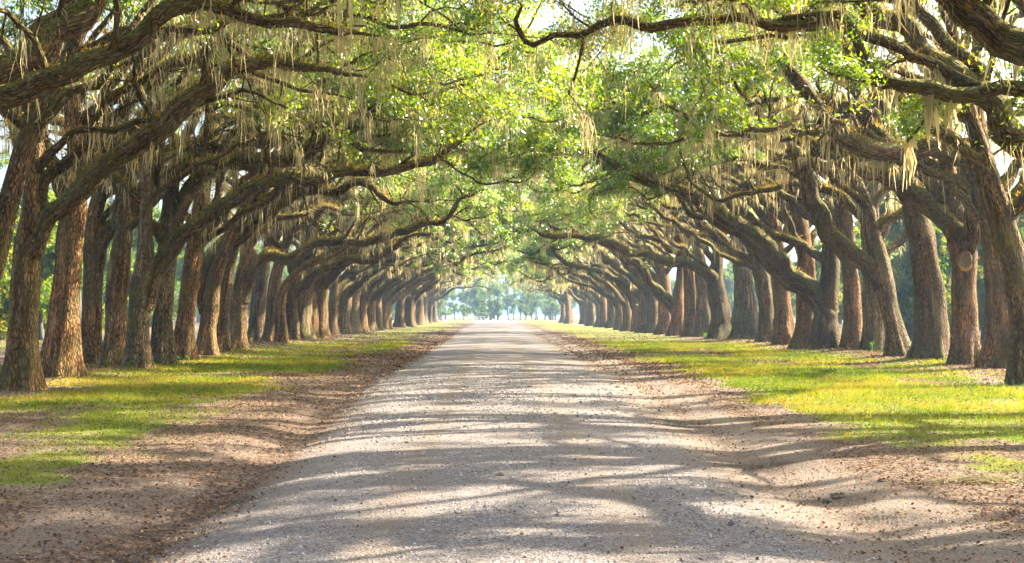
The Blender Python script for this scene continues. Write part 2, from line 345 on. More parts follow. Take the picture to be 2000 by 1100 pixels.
def tube(P, R, nseg, rng, lob=0.06, base_flare=False):
    """verts, quads, rest coordinates of a tapered tube with lobed cross sections."""
    n = len(P)
    T = nrm(np.gradient(P, axis=0))
    ref = np.array([0.31, 0.95, 0.05]) if abs(T[0] @ np.array([0.31, 0.95, 0.05])) < 0.9 else np.array([1.0, 0, 0])
    U = np.zeros_like(T); u = nrm(np.cross(T[0], ref))
    for i in range(n):
        u = nrm(u - T[i] * (u @ T[i])); U[i] = u
    W = np.cross(T, U)
    s = np.concatenate([[0], np.cumsum(np.linalg.norm(np.diff(P, axis=0), axis=1))])
    th = np.linspace(0, 2 * np.pi, nseg, endpoint=False)
    S, TH = np.meshgrid(s, th, indexing='ij')
    ph = rng.random(6) * 6.28
    RR = R[:, None] * (1 + lob * (np.sin(2 * TH + ph[0] + 0.9 * S) * 0.6 + np.sin(3 * TH + ph[1] - 0.7 * S) * 0.7
                                  + np.sin(5 * TH + ph[2] + 1.7 * S) * 0.4 + np.sin(1.9 * S + ph[3]) * 0.6 + np.sin(4.3 * S + ph[4] + TH) * 0.4))
    if base_flare:
        k = int(rng.integers(4, 7))
        fl = np.exp(-np.maximum(S - 0.25, 0) / 0.5)
        for _ in range(7):
            s0 = rng.uniform(0.8, 5.5); t0 = rng.uniform(0, 6.28); dth = np.angle(np.exp(1j * (TH - t0))); am = rng.uniform(-0.10, 0.2)
            RR = RR * (1 + am * np.exp(-((S - s0) / rng.uniform(0.15, 0.4)) ** 2 - (dth / rng.uniform(0.3, 0.6)) ** 2))
        RR = RR * (1 + fl * (0.42 + 0.32 * np.cos(k * TH + ph[5]) + 0.16 * np.cos((k + 3) * TH + ph[2])))
    V = P[:, None, :] + RR[..., None] * (np.cos(TH)[..., None] * U[:, None, :] + np.sin(TH)[..., None] * W[:, None, :])
    rest = np.stack([R[:, None] * np.cos(TH), R[:, None] * np.sin(TH), S], -1)
    idx = np.arange(n * nseg).reshape(n, nseg); nx = np.roll(idx, -1, 1)
    q = np.stack([idx[:-1], nx[:-1], nx[1:], idx[1:]], -1).reshape(-1, 4)
    V = np.vstack([V.reshape(-1, 3), P[-1:] + T[-1:] * R[-1] * 0.6]); rest = np.vstack([rest.reshape(-1, 3), rest[-1, :1]])
    tip = np.stack([idx[-1], nx[-1], np.full(nseg, n * nseg)], -1)
    return V, q, tip, rest

class Bag:
    """collects tubes into one mesh"""
    def __init__(s): s.V, s.Q, s.T, s.A, s.n = [], [], [], [], 0
    def add(s, V, q, t, a):
        s.V.append(V); s.Q.append(q + s.n); s.T.append(t + s.n); s.A.append(a); s.n += len(V)
    def mesh(s, name):
        return make_mesh(name, np.vstack(s.V), np.vstack(s.Q), np.vstack(s.T), {'rest': np.vstack(s.A)}, smooth=True)

def walk(p, d, L, n, rng, wob, lift):
    pts = [np.array(p, float)]; d = nrm(d)
    for i in range(n):
        d = nrm(d + rng.normal(0, wob, 3) + np.array([0, 0, lift]))
        pts.append(pts[-1] + d * L / n)
    return np.array(pts)

def twig_walk(p, d, ln, rng, wob=0.25):
    out = [p]
    for i in range(3):
        d = nrm(d + rng.normal(0, wob, d.shape)); out.append(out[-1] + d * (ln / 3)[:, None])
    return np.stack(out, 1)

def twig_tubes(tw, r0):
    """thin three-sided twigs, all at once"""
    k = len(tw); T = nrm(tw[:, 3] - tw[:, 0]); u = nrm(np.cross(T, np.array([0.3, 0.9, 0.2]))); w = np.cross(T, u)
    th = np.arange(3) * 2.094; ring = np.cos(th)[None, :, None] * u[:, None] + np.sin(th)[None, :, None] * w[:, None]
    tw = tw[:, [0, 2, 3]]; r = r0[:, None] + (0.004 - r0[:, None]) * np.array([0, 0.66, 1.0])
    V = tw[:, :, None, :] + r[:, :, None, None] * ring[:, None]
    rest = np.stack([np.broadcast_to(r[:, :, None] * np.cos(th), (k, 3, 3)), np.broadcast_to(r[:, :, None] * np.sin(th), (k, 3, 3)), np.broadcast_to(np.arange(3)[None, :, None] * 0.25, (k, 3, 3))], -1)
    i = np.arange(9).reshape(3, 3); nx = np.roll(i, -1, 1)
    q = np.stack([i[:-1], nx[:-1], nx[1:], i[1:]], -1).reshape(-1, 4)
    q = ((np.arange(k) * 9)[:, None, None] + q).reshape(-1, 4)
    return V.reshape(-1, 3), q, np.zeros((0, 3), int), rest.reshape(-1, 3)

def grow(P, R, rng, bag, twigs, hang, start=0.4, sp=0.9, reach=2.3, seg=5, upb=0.45):
    """side branches and twigs along a limb"""
    s = np.concatenate([[0], np.cumsum(np.linalg.norm(np.diff(P, axis=0), axis=1))]); L = s[-1]
    T = nrm(np.gradient(P, axis=0))
    pos = start * L; st, sd, sr = [], [], []
    while pos < L:
        i = min(int(np.searchsorted(s, pos)), len(P) - 1)
        perp = nrm(np.cross(T[i], rng.normal(size=3)))
        d = nrm(0.62 * T[i] + 0.75 * perp + np.array([0, 0, upb + 0.2 * rng.normal()]))
        ln = reach * rng.uniform(0.55, 1.35) * (1.1 - 0.45 * (pos / L)); r0 = min(0.5 * R[i], 0.028 * ln + 0.012)
        b = walk(P[i], d, ln, 7 if seg > 4 else 6, rng, 0.28, 0.015)
        br, rr = b, np.linspace(r0, r0 * 0.3, len(b))
        bag.add(*tube(br, rr, seg, rng, 0.05)); hang.append((br, rr))
        fs = np.arange(0.3, 1.01, 0.15 if seg > 4 else 0.18)
        j = np.minimum((fs * (len(br) - 1)).astype(int), len(br) - 1)
        st.append(br[j]); sd.append(br[j] - br[np.maximum(j - 1, 0)]); sr.append(np.maximum(rr[j] * 0.5, 0.007))
        pos += sp * rng.uniform(0.6, 1.4)
    if st:
        p = np.vstack(st); k = len(p); d = nrm(nrm(np.vstack(sd)) * 0.5 + rng.normal(0, 0.7, (k, 3)) + np.array([0, 0, 0.1]))
        tw = twig_walk(p, d, rng.uniform(0.45, 1.0, k), rng)
        bag.add(*twig_tubes(tw, np.concatenate(sr))); twigs.append(tw)

def leaf_mesh(name, twigs, nleaf, size, rng, tint_off=0.0, kite=True):
    tw = np.concatenate([np.asarray(t).reshape(-1, 4, 3) for t in twigs])
    k = len(tw)
    wgt = rng.random(k) ** 1.2 + 0.12; w = rng.choice(k, nleaf, p=wgt / wgt.sum())
    f = rng.random(nleaf) ** 0.7 * 3; i = np.minimum(f.astype(int), 2); fr = (f - i)[:, None]
    c = tw[w, i] * (1 - fr) + tw[w, i + 1] * fr
    c = c + rng.normal(0, 1, (nleaf, 3)) * np.array([0.17, 0.17, 0.10])
    dirv = nrm(nrm(tw[w, 3] - tw[w, 0]) * 0.6 + rng.normal(0, 0.6, (nleaf, 3)) + np.array([0, 0, -0.12]))
    up = nrm(rng.normal(0, 0.55, (nleaf, 3)) + np.array([0, 0, 0.9]))
    side = nrm(np.cross(dirv, up)); up = np.cross(side, dirv)
    L = (size * rng.uniform(0.65, 1.35, nleaf))[:, None]; W = L * 0.27
    a = c; b = c + dirv * L * 0.5 + side * W + up * L * 0.10; d = c + dirv * L + up * L * -0.05; e = c + dirv * L * 0.5 - side * W + up * L * 0.10
    if kite:
        V = np.stack([a, b, d, e], 1).reshape(-1, 3); tri = (np.arange(nleaf) * 4)[:, None, None] + np.array([[0, 1, 2], [0, 2, 3]])
    else:
        V = np.stack([a + side * W * 0.9, a - side * W * 1.1 + dirv * L * 0.25, d], 1).reshape(-1, 3); tri = np.arange(nleaf * 3)
    ctint = rng.random(k)
    tint = np.clip(0.55 * ctint[w] + 0.45 * rng.random(nleaf) ** 1.3 + tint_off, 0, 1)
    return make_mesh(name, V, tris=tri.reshape(-1, 3), attrs={'tint': np.repeat(tint, 4 if kite else 3)})

def moss_mesh(name, hang, ncl, rng, wid=0.02, lmax=1.5, strands=(9, 19), K=4):
    pts, dirs, rads = [], [], []
    wts = []
    for P, R in hang:
        T = np.gradient(P, axis=0); h = np.linalg.norm(nrm(T)[:, :2], axis=1)
        pts.append(P); dirs.append(nrm(T)); rads.append(R); wts.append((h ** 2) * np.linalg.norm(T, axis=1) * np.where(R > 0.16, 0.25, 1.0))
    P = np.vstack(pts); D = np.vstack(dirs); R = np.concatenate(rads); w = np.concatenate(wts); w /= w.sum()
    # moss gathers: favour a few neighbourhoods
    cid = rng.choice(len(P), ncl, p=w)
    C, A, Ln, Wd, Tn = [], [], [], [], []
    for c in cid:
        n = int(rng.integers(*strands)); lc = lmax * (0.16 + 0.84 * rng.random() ** 2.4); spd = rng.uniform(0.08, 0.32)
        u = rng.normal(0, spd, n)
        q = P[c] + D[c] * u[:, None] * np.array([1, 1, 0.8]) + rng.normal(0, 0.03, (n, 3)); q[:, 2] -= R[c] * 0.7
        C.append(q); Ln.append(lc * rng.uniform(0.35, 1.0, n) * np.exp(-(u / spd) ** 2 * 0.35)); Wd.append(wid * rng.uniform(0.5, 1.5, n))
        Tn.append(np.clip(rng.random() * 0.5 + rng.random(n) * 0.5, 0, 1))
    C = np.vstack(C); Ln = np.concatenate(Ln); Wd = np.concatenate(Wd); Tn = np.concatenate(Tn); N = len(C)
    t = np.linspace(0, 1, K)
    ang = rng.random(N) * np.pi
    wdir = np.stack([np.cos(ang), np.sin(ang), np.zeros(N)], 1)
    prof = np.array([0.8, 1.1, 0.8, 0.1]) if K == 4 else np.array([0.85, 1.1, 0.1])
    sway = np.cumsum(rng.normal(0, 0.045, (N, K, 3)), 1); sway[:, :, 2] = 0
    ctr = C[:, None, :] + sway - np.array([0, 0, 1.0]) * (Ln[:, None] * t)[..., None]
    hw = (Wd[:, None] * prof * rng.uniform(0.35, 1.6, (N, K)))[..., None] * wdir[:, None, :]
    V = np.stack([ctr - hw, ctr + hw], 2).reshape(-1, 3)
    b = (np.arange(N) * K * 2)[:, None] + np.arange(K - 1) * 2
    q = np.stack([b, b + 1, b + 3, b + 2], -1).reshape(-1, 4)
    return make_mesh(name, V, quads=q, attrs={'tint': np.repeat(Tn, K * 2)})

def fern_mesh(name, limbs, n, rng, size=0.15):
    Ps, Rs, Ws = [], [], []
    for P, R in limbs:
        T = nrm(np.gradient(P, axis=0)); h = np.linalg.norm(T[:, :2], axis=1)
        Ps.append(P); Rs.append(R); Ws.append(h ** 1.5 * np.where(R > 0.06, 1.0, 0.15) * R * (0.25 + (np.sin(np.arange(len(P)) * 0.55 + rng.random() * 6) > -0.2)))
    P = np.vstack(Ps); R = np.concatenate(Rs); w = np.concatenate(Ws); w /= w.sum()
    c = rng.choice(len(P), n, p=w)
    a = rng.normal(0, 0.75, n); dirr = nrm(rng.normal(size=(n, 3)) * np.array([1, 1, 0]))
    nv = nrm(dirr * np.sin(a)[:, None] + np.array([0, 0, 1]) * np.cos(a)[:, None])
    p = P[c] + rng.normal(0, 0.09, (n, 3)) * np.array([1, 1, 0.3]) + nv * (R[c] * 0.9)[:, None]
    d = nrm(nv + rng.normal(0, 0.55, (n, 3))); sd = nrm(np.cross(d, rng.normal(size=(n, 3))))
    L = (size * rng.uniform(0.5, 1.3, n))[:, None]
    V = np.stack([p - sd * L * 0.14, p + sd * L * 0.16, p + d * L], 1).reshape(-1, 3)
    return make_mesh(name, V, tris=np.arange(n * 3).reshape(-1, 3), attrs={'tint': np.repeat(rng.random(n), 3)})

def arch_limb(start, azim, elev0, length, endz, r0, rng):
    """an oak limb that climbs, then levels out towards endz"""
    n = 9; pts = [np.array(start, float)]; e = elev0; a = azim
    zt = endz - start[2]
    for i in range(n):
        f = (i + 1) / n
        a += rng.normal(0, 0.24); e = elev0 * (1 - f) ** 0.9 + rng.normal(0, 0.34) * (0.4 + f)
        st = length / n
        pts.append(pts[-1] + st * np.array([math.cos(a) * math.cos(e), math.sin(a) * math.cos(e), math.sin(e)]))
    P = np.array(pts); cur = P[-1, 2] - P[0, 2]
    P[:, 2] += (zt - cur) * np.linspace(0, 1, n + 1) ** 1.2
    return P, r0 * (1 - np.linspace(0, 1, n + 1) * 0.82)

class Tree:
    """trunk, limbs, crown, moss and ferns in coordinates relative to the base"""
    def __init__(s, seed, side): s.rng = np.random.default_rng(seed); s.side = side; s.kite = True; s.inner = 0.06; s.fern = 0.15; s.hand = []
    def finish(s, name, lod, nleaf, leaf, nmoss, nfern, trunkP, trunkR, n_road=2, n_out=2, n_up=2, moss_len=1.5, forkz=None):
        rng = s.rng; s.parts = []
        seg = (22, 11, 5 if s.kite else 4) if lod == 0 else (11, 7, 4)
        P, R = resample(trunkP, trunkR, 0.2 if lod == 0 else 0.4)
        b = Bag(); b.add(*tube(P, R, seg[0], rng, 0.075, True))
        twigs, hang = [], []
        top = P[-1]
        grow(P, R, rng, b, twigs, hang, 0.72, 1.0, 1.6, seg[2])
        s.parts.append(('trunk', b.mesh('trunk'), 'T'))
        road = 0.0 if s.side < 0 else math.pi
        specs = []
        zs = forkz or 3.8
        def tr_at(z):
            i = int(np.argmin(abs(P[:, 2] - z))); return P[i], R[i]
        for k in range(n_road):
            p, r = tr_at(rng.uniform(zs, zs + 3.2))
            specs.append((p, road + rng.uniform(-0.75, 0.75), rng.uniform(0.75, 1.15), rng.uniform(10.5, 17.5), rng.uniform(7.0, 11.0), min(r * rng.uniform(0.35, 0.68), 0.2)))
        for k in range(n_out):
            p, r = tr_at(rng.uniform(zs - 0.3, zs + 2.6))
            specs.append((p, road + math.pi + rng.uniform(-1.0, 1.0), rng.uniform(0.7, 1.1), rng.uniform(5.5, 8.0), rng.uniform(7.2, 10.5), min(r * 0.6, 0.18)))
        for k in range(n_up):
            p, r = tr_at(max(top[2] - 0.8, zs))
            specs.append((p, rng.uniform(0, 6.28), rng.uniform(1.1, 1.4), rng.uniform(5, 7.5), rng.uniform(10.5, 13.0), min(r * 0.8, 0.18)))
        allimbs = [(p, r, True) for p, r in s.hand] + [(*arch_limb(*sp[:5], sp[5], rng), False) for sp in specs]
        keep = []
        for p, r, hand in allimbs:
            r = np.array(r, float)
            if lod < 2: p = p + np.cumsum(rng.normal(0, 0.02, p.shape), 0) * (np.arange(len(p)) > 0)[:, None]
            Q, RR = resample(p, r, 0.28 if lod == 0 else 0.55)
            fl = np.concatenate([[0], np.cumsum(np.linalg.norm(np.diff(Q, axis=0), axis=1))])
            kn = sum(np.sin(fl[:, None] * w_ + rng.random(3) * 6.28) * a_ for w_, a_ in ((3.1, 0.05), (5.3, 0.035), (8.9, 0.015))) * np.clip(fl / 1.0, 0, 1)[:, None]
            Q = Q + kn; RR = RR * (1 + 0.10 * np.sin(fl * 4.7 + rng.random() * 6) * np.sin(fl * 2.1 + rng.random() * 6))
            RR = RR * (1 + 0.30 * np.exp(-fl / 0.35))
            b = Bag(); b.add(*tube(Q, RR, seg[1] if RR[0] > 0.16 else 7, rng, 0.10))
            grow(Q, RR, rng, b, twigs, hang, 0.42 if hand else 0.36, 0.95 if lod == 0 else 1.3, 2.7, seg[2])
            s.parts.append(('limb', b.mesh('limb'), 'L')); keep.append((Q, RR)); hang.append((Q, RR))
        tw = np.concatenate(twigs); c = tw[:, 1]                # the shaded inside of the tree stays nearly bare
        h = np.hypot(c[:, 0], c[:, 1])
        pk = np.clip((c[:, 2] - 6.6) / 2.6, 0, 1) * np.clip((h - 2.5) / 4.0 + (c[:, 2] > 9.0), 0, 1) + 0.65 * np.clip((h - 7) / 3.5, 0, 1) * np.clip((c[:, 2] - 5.6) / 1.6, 0, 1)
        tw = tw[rng.random(len(c)) < np.maximum(pk, s.inner)]
        far = np.hypot(tw[:, 1, 0], tw[:, 1, 1]) > 7.5; tw = np.concatenate([tw, tw[far], tw[far]])
        s.parts.append(('crown', leaf_mesh('crown', [tw], nleaf, leaf, rng, s.rng.uniform(-0.06, 0.16), s.kite), 'C'))
        if nmoss: s.parts.append(('hanging_moss', moss_mesh('hanging_moss', hang, nmoss, rng, 0.0088 if lod == 0 else 0.025, moss_len, (9, 19) if lod == 0 else (8, 14), 4 if s.kite else 3), 'M'))
        if nfern: s.parts.append(('fern_fringe', fern_mesh('fern_fringe', keep, nfern, rng, s.fern), 'F'))
        return s
    def place(s, name, loc, rotz=0.0, scale=1.0, tm=0, label=None, group=None):
        e = bpy.data.objects.new(name, None); col.objects.link(e); e.location = loc; e.rotation_euler = (0, 0, rotz); e.scale = (scale,) * 3
        tag(e, label, 'oak tree', group)
        for nm, me, k in s.parts:
            m = {'T': M_TRUNKS[tm], 'L': M_LIMB, 'C': M_LEAF, 'M': M_MOSS, 'F': M_FERN}[k]
            o = add(nm, me, m, e)
            if k == 'T' and o.material_slots[0].material is not m:
                o.material_slots[0].link = 'OBJECT'; o.material_slots[0].material = m
            if k in 'CMF': o['kind'] = 'stuff'
        return e

def P3(px, py, d): return np.array([(px - CX) / F * d, d, CH + (HY - py) / F * d])

def hand_tree(seed, side, trunk, limbs, label, tm=0, nleaf=16500, nmoss=370, nfern=3000, n_road=5, n_out=2, n_up=2, leaf=0.105, lean=0.0, moss_len=1.5, inner=0.06, group='live oaks of the avenue'):
    px, py, w = trunk[0]
    d = CH * F / (py - HY); base = P3(px, py, d); base[2] = float(gz(base[0], base[1]))
    t = Tree(seed, side); rng = np.random.default_rng(seed + 999)
    def conv(pts, drift):
        n = len(pts); sw = np.sin(np.linspace(0, 1, n) * rng.uniform(2, 5) + rng.random() * 6) * 0.35
        sw = (sw - sw[0]) * np.linspace(0, 1, n)
        out, rad = [], []
        for i, (x, y, ww) in enumerate(pts):
            dd = d + drift * i / (n - 1) + sw[i]
            out.append(P3(x, y, dd) - base); rad.append(ww / 2 * dd / F)
        return np.array(out), np.array(rad)
    tp, tr = conv(trunk, lean); tr *= 0.84; tp[0] = (0, 0, -0.25); tr[0] *= 0.95
    fork = None
    for L in limbs:
        dr = rng.uniform(-2.2, 2.2); lp, lr = conv(L, dr)
        lr *= 0.93; lr[-1] *= 0.4; lr[-2] *= 0.7; t.hand.append((lp, lr))
    # continue the trunk upwards out of view if it ends low
    if tp[-1, 2] < 8.5:
        e = tp[-1]; dirn = nrm(tp[-1] - tp[-2]); k = 3; st = (10.0 - e[2]) / 3
        for j in range(k):
            dirn = nrm(dirn + rng.normal(0, 0.18, 3) + np.array([0, 0, 0.25])); e = e + dirn * st
            tp = np.vstack([tp, e]); tr = np.append(tr, tr[-1] * 0.72)
    leaf = leaf * (0.78 if d < 25 else 1.0); t.inner = inner; t.fern = 0.085 if d < 25 else 0.12 if d < 35 else 0.15; t.kite = d < 34; nleaf = nleaf if t.kite else int(nleaf * 1.3); leaf = leaf if t.kite else leaf * 1.27
    t.finish('live_oak', 0, nleaf, leaf, nmoss, nfern, tp, tr, n_road, n_out, n_up, moss_len)
    t.place('live_oak', base, 0, 1, tm, label, group)
    return t

# ------------------------------------------------------------------ the oaks one can follow limb by limb: (px, py, width) rows read at the tree's own distance
LS = [
 # (seed, trunk, limbs, bark, label, options)
 (11, [(-488,829,120),(-470,640,96),(-440,450,92),(-400,320,90),(-380,150,70)],
  [[(-400,350,88),(-250,240,84),(-100,185,80),(0,150,78),(60,115,74),(100,60,70),(180,0,58),(260,-80,48),(380,-150,34),(520,-190,20)],
   [(-420,380,66),(-200,260,58),(0,190,46),(80,160,46),(150,135,46),(210,108,46),(260,70,42),(300,35,40),(340,14,36),(400,6,32),(450,14,28),(486,33,26),(541,40,22),(581,51,22),(614,65,20),(654,66,18),(686,55,16),(734,65,12)]],
  0, 'oak just out of frame whose two thick limbs cross the top left corner', dict(n_road=3, n_out=3, inner=0.18)),
 (12, [(-82,784,84),(-50,650,60),(-18,540,50),(8,430,46),(38,315,44),(73,225,42),(110,170,38),(140,100,34),(165,40,30),(180,-20,26)], [],
  3, 'dark oak leaning in from the left edge behind the first trunk', dict(n_road=4, n_out=3, inner=0.15)),
 (13, [(38,770,76),(45,640,64),(50,540,60),(55,470,60),(60,420,48),(66,340,38),(75,250,32),(95,180,28),(110,100,24),(120,20,20)],
  [[(62,500,34),(85,445,36),(125,395,38),(160,355,44),(204,327,48),(255,291,48),(291,251,46),(327,225,44),(371,193,42),(404,156,36),(440,122,30),(500,125,24),(560,118,20),(640,135,16),(700,150,12)],
   [(66,480,30),(80,420,30),(84,360,28),(110,335,27),(145,313,26),(171,273,24),(189,225,22),(236,185,20),(300,140,16),(350,100,12)]],
  0, 'front oak of the left row, forking at a knob near the left edge', {}),
 (14, [(115,745,80),(122,650,66),(130,560,63),(138,470,61),(146,400,58),(150,300,46),(142,200,40),(138,100,34),(150,0,28)],
  [[(146,330,34),(185,250,30),(230,200,26),(300,160,24),(360,120,22),(420,128,20),(470,150,16),(540,170,12)]],
  2, 'straight reddish oak with deeply ridged bark, second in the left row', {}),
 (15, [(178,719,50),(178,640,43),(180,560,43),(182,480,42),(188,410,38),(205,350,34),(225,280,30),(250,200,24)],
  [[(184,530,34),(198,475,38),(214,449,36),(244,433,33),(282,403,32),(316,364,30),(356,335,30),(393,309,32),(436,309,32),(486,316,32),(559,309,29),(595,298,27),(632,276,25),(668,251,24),(704,218,22),(741,204,19),(770,196,16),(830,190,11),(880,200,7)]],
  0, 'slender olive-barked oak sending one long limb right, third in the left row', {}),
 (16, [(222,723,56),(226,620,49),(232,540,46),(240,470,42),(246,410,38),(255,340,30),(275,250,24)],
  [[(240,450,32),(232,405,32),(254,349,30),(309,316,28),(345,291,26),(378,287,25),(410,292,23),(450,291,22),(497,280,22),(552,276,20),(588,258,18),(610,247,16),(654,244,13),(720,210,9)]],
  0, 'oak with a swollen knob at mid height, fourth in the left row', {}),
 (17, [(268,727,52),(272,640,47),(276,570,50),(282,530,46),(284,470,36),(285,400,32),(287,330,28),(292,250,24),(300,150,18)],
  [[(280,600,34),(298,552,38),(313,517,34),(336,479,31),(366,449,30),(405,426,29),(457,388,28),(505,362,28),(559,349,27),(603,349,25),(675,338,20),(734,338,19),(777,331,18),(825,324,16),(861,305,14),(897,280,11),(923,258,9),(959,236,6)],
   [(305,535,24),(332,468,24),(343,437,22),(359,403,22),(380,350,20),(395,280,18),(410,200,14)]],
  1, 'grey oak splitting low into an upright stem and long arching limb, left row', {}),
 (18, [(316,718,56),(318,630,47),(322,540,44),(328,460,40),(335,380,34),(350,300,28),(385,220,20)], [],
  1, 'upright grey oak tucked behind the low-splitting one, left row', {}),
 (19, [(355,709,50),(362,630,42),(372,540,40),(382,470,38),(392,400,36),(402,330,34),(410,250,30),(415,170,24)], [],
  2, 'tall reddish oak leaning right toward the drive, left row', {}),
 (20, [(402,701,46),(406,640,40),(412,590,40),(418,550,36),(440,490,28),(470,420,22),(500,340,18)],
  [[(404,610,30),(394,560,36),(408,514,38),(439,479,38),(486,441,38),(523,412,37),(559,379,36),(595,362,34),(639,338,32),(686,316,28),(734,286,24),(777,262,20),(814,236,17),(850,225,15),(886,211,13),(941,215,10),(977,207,8),(995,200,6)],
   [(560,385,22),(610,372,20),(654,376,20),(686,364,18),(712,366,16),(734,375,15),(759,397,13),(785,401,11),(814,397,8)]],
  0, 'oak with the thickest sweeping limb over the drive, middle of the left row', {}),
 (21, [(431,695,38),(434,620,32),(440,560,30),(455,490,26),(480,420,20),(510,350,16)], [],
  3, 'narrow dark oak behind the one with the sweeping limb, left row', dict(nleaf=16000)),
 (22, [(462,688,44),(466,620,39),(472,560,38),(482,500,30),(492,440,24),(505,370,18)],
  [[(474,590,24),(490,534,25),(504,514,24),(530,499,24),(559,506,22),(581,503,22),(603,484,20),(632,474,19),(668,475,18),(705,475,18),(741,470,18),(777,455,18),(814,444,17),(843,437,15),(872,434,13),(886,408,11),(908,390,9),(934,379,7),(960,370,5)]],
  0, 'oak with a low wavy mossy limb reaching out over the left grass', dict(nleaf=16000)),
 (23, [(500,676,42),(502,620,36),(508,560,33),(520,500,27),(540,440,20)], [],
  1, 'broad pale-barked oak right of the wavy-limbed one, left row', dict(nleaf=14000, nmoss=290)),
 (24, [(530,677,38),(534,610,34),(538,550,29),(560,470,20),(590,420,14)], [],
  2, 'reddish oak touching the pale one in the left row', dict(nleaf=14000, nmoss=290)),
 (25, [(551,678,30),(548,620,26),(550,580,23),(562,552,19),(580,530,16),(610,515,12),(650,500,9)], [],
  2, 'thin orange-barked oak curving right at head height, left row', dict(nleaf=14000, nmoss=290)),
 (26, [(570,671,34),(570,600,30),(575,550,26),(590,500,20),(610,450,15)],
  [[(580,580,20),(595,552,20),(617,532,19),(650,517,19),(686,506,20),(726,506,20),(752,492,17),(777,475,13),(800,462,9),(830,455,6)]],
  3, 'black-looking oak with a dark limb above the left grass', dict(nleaf=14000, nmoss=290)),
]
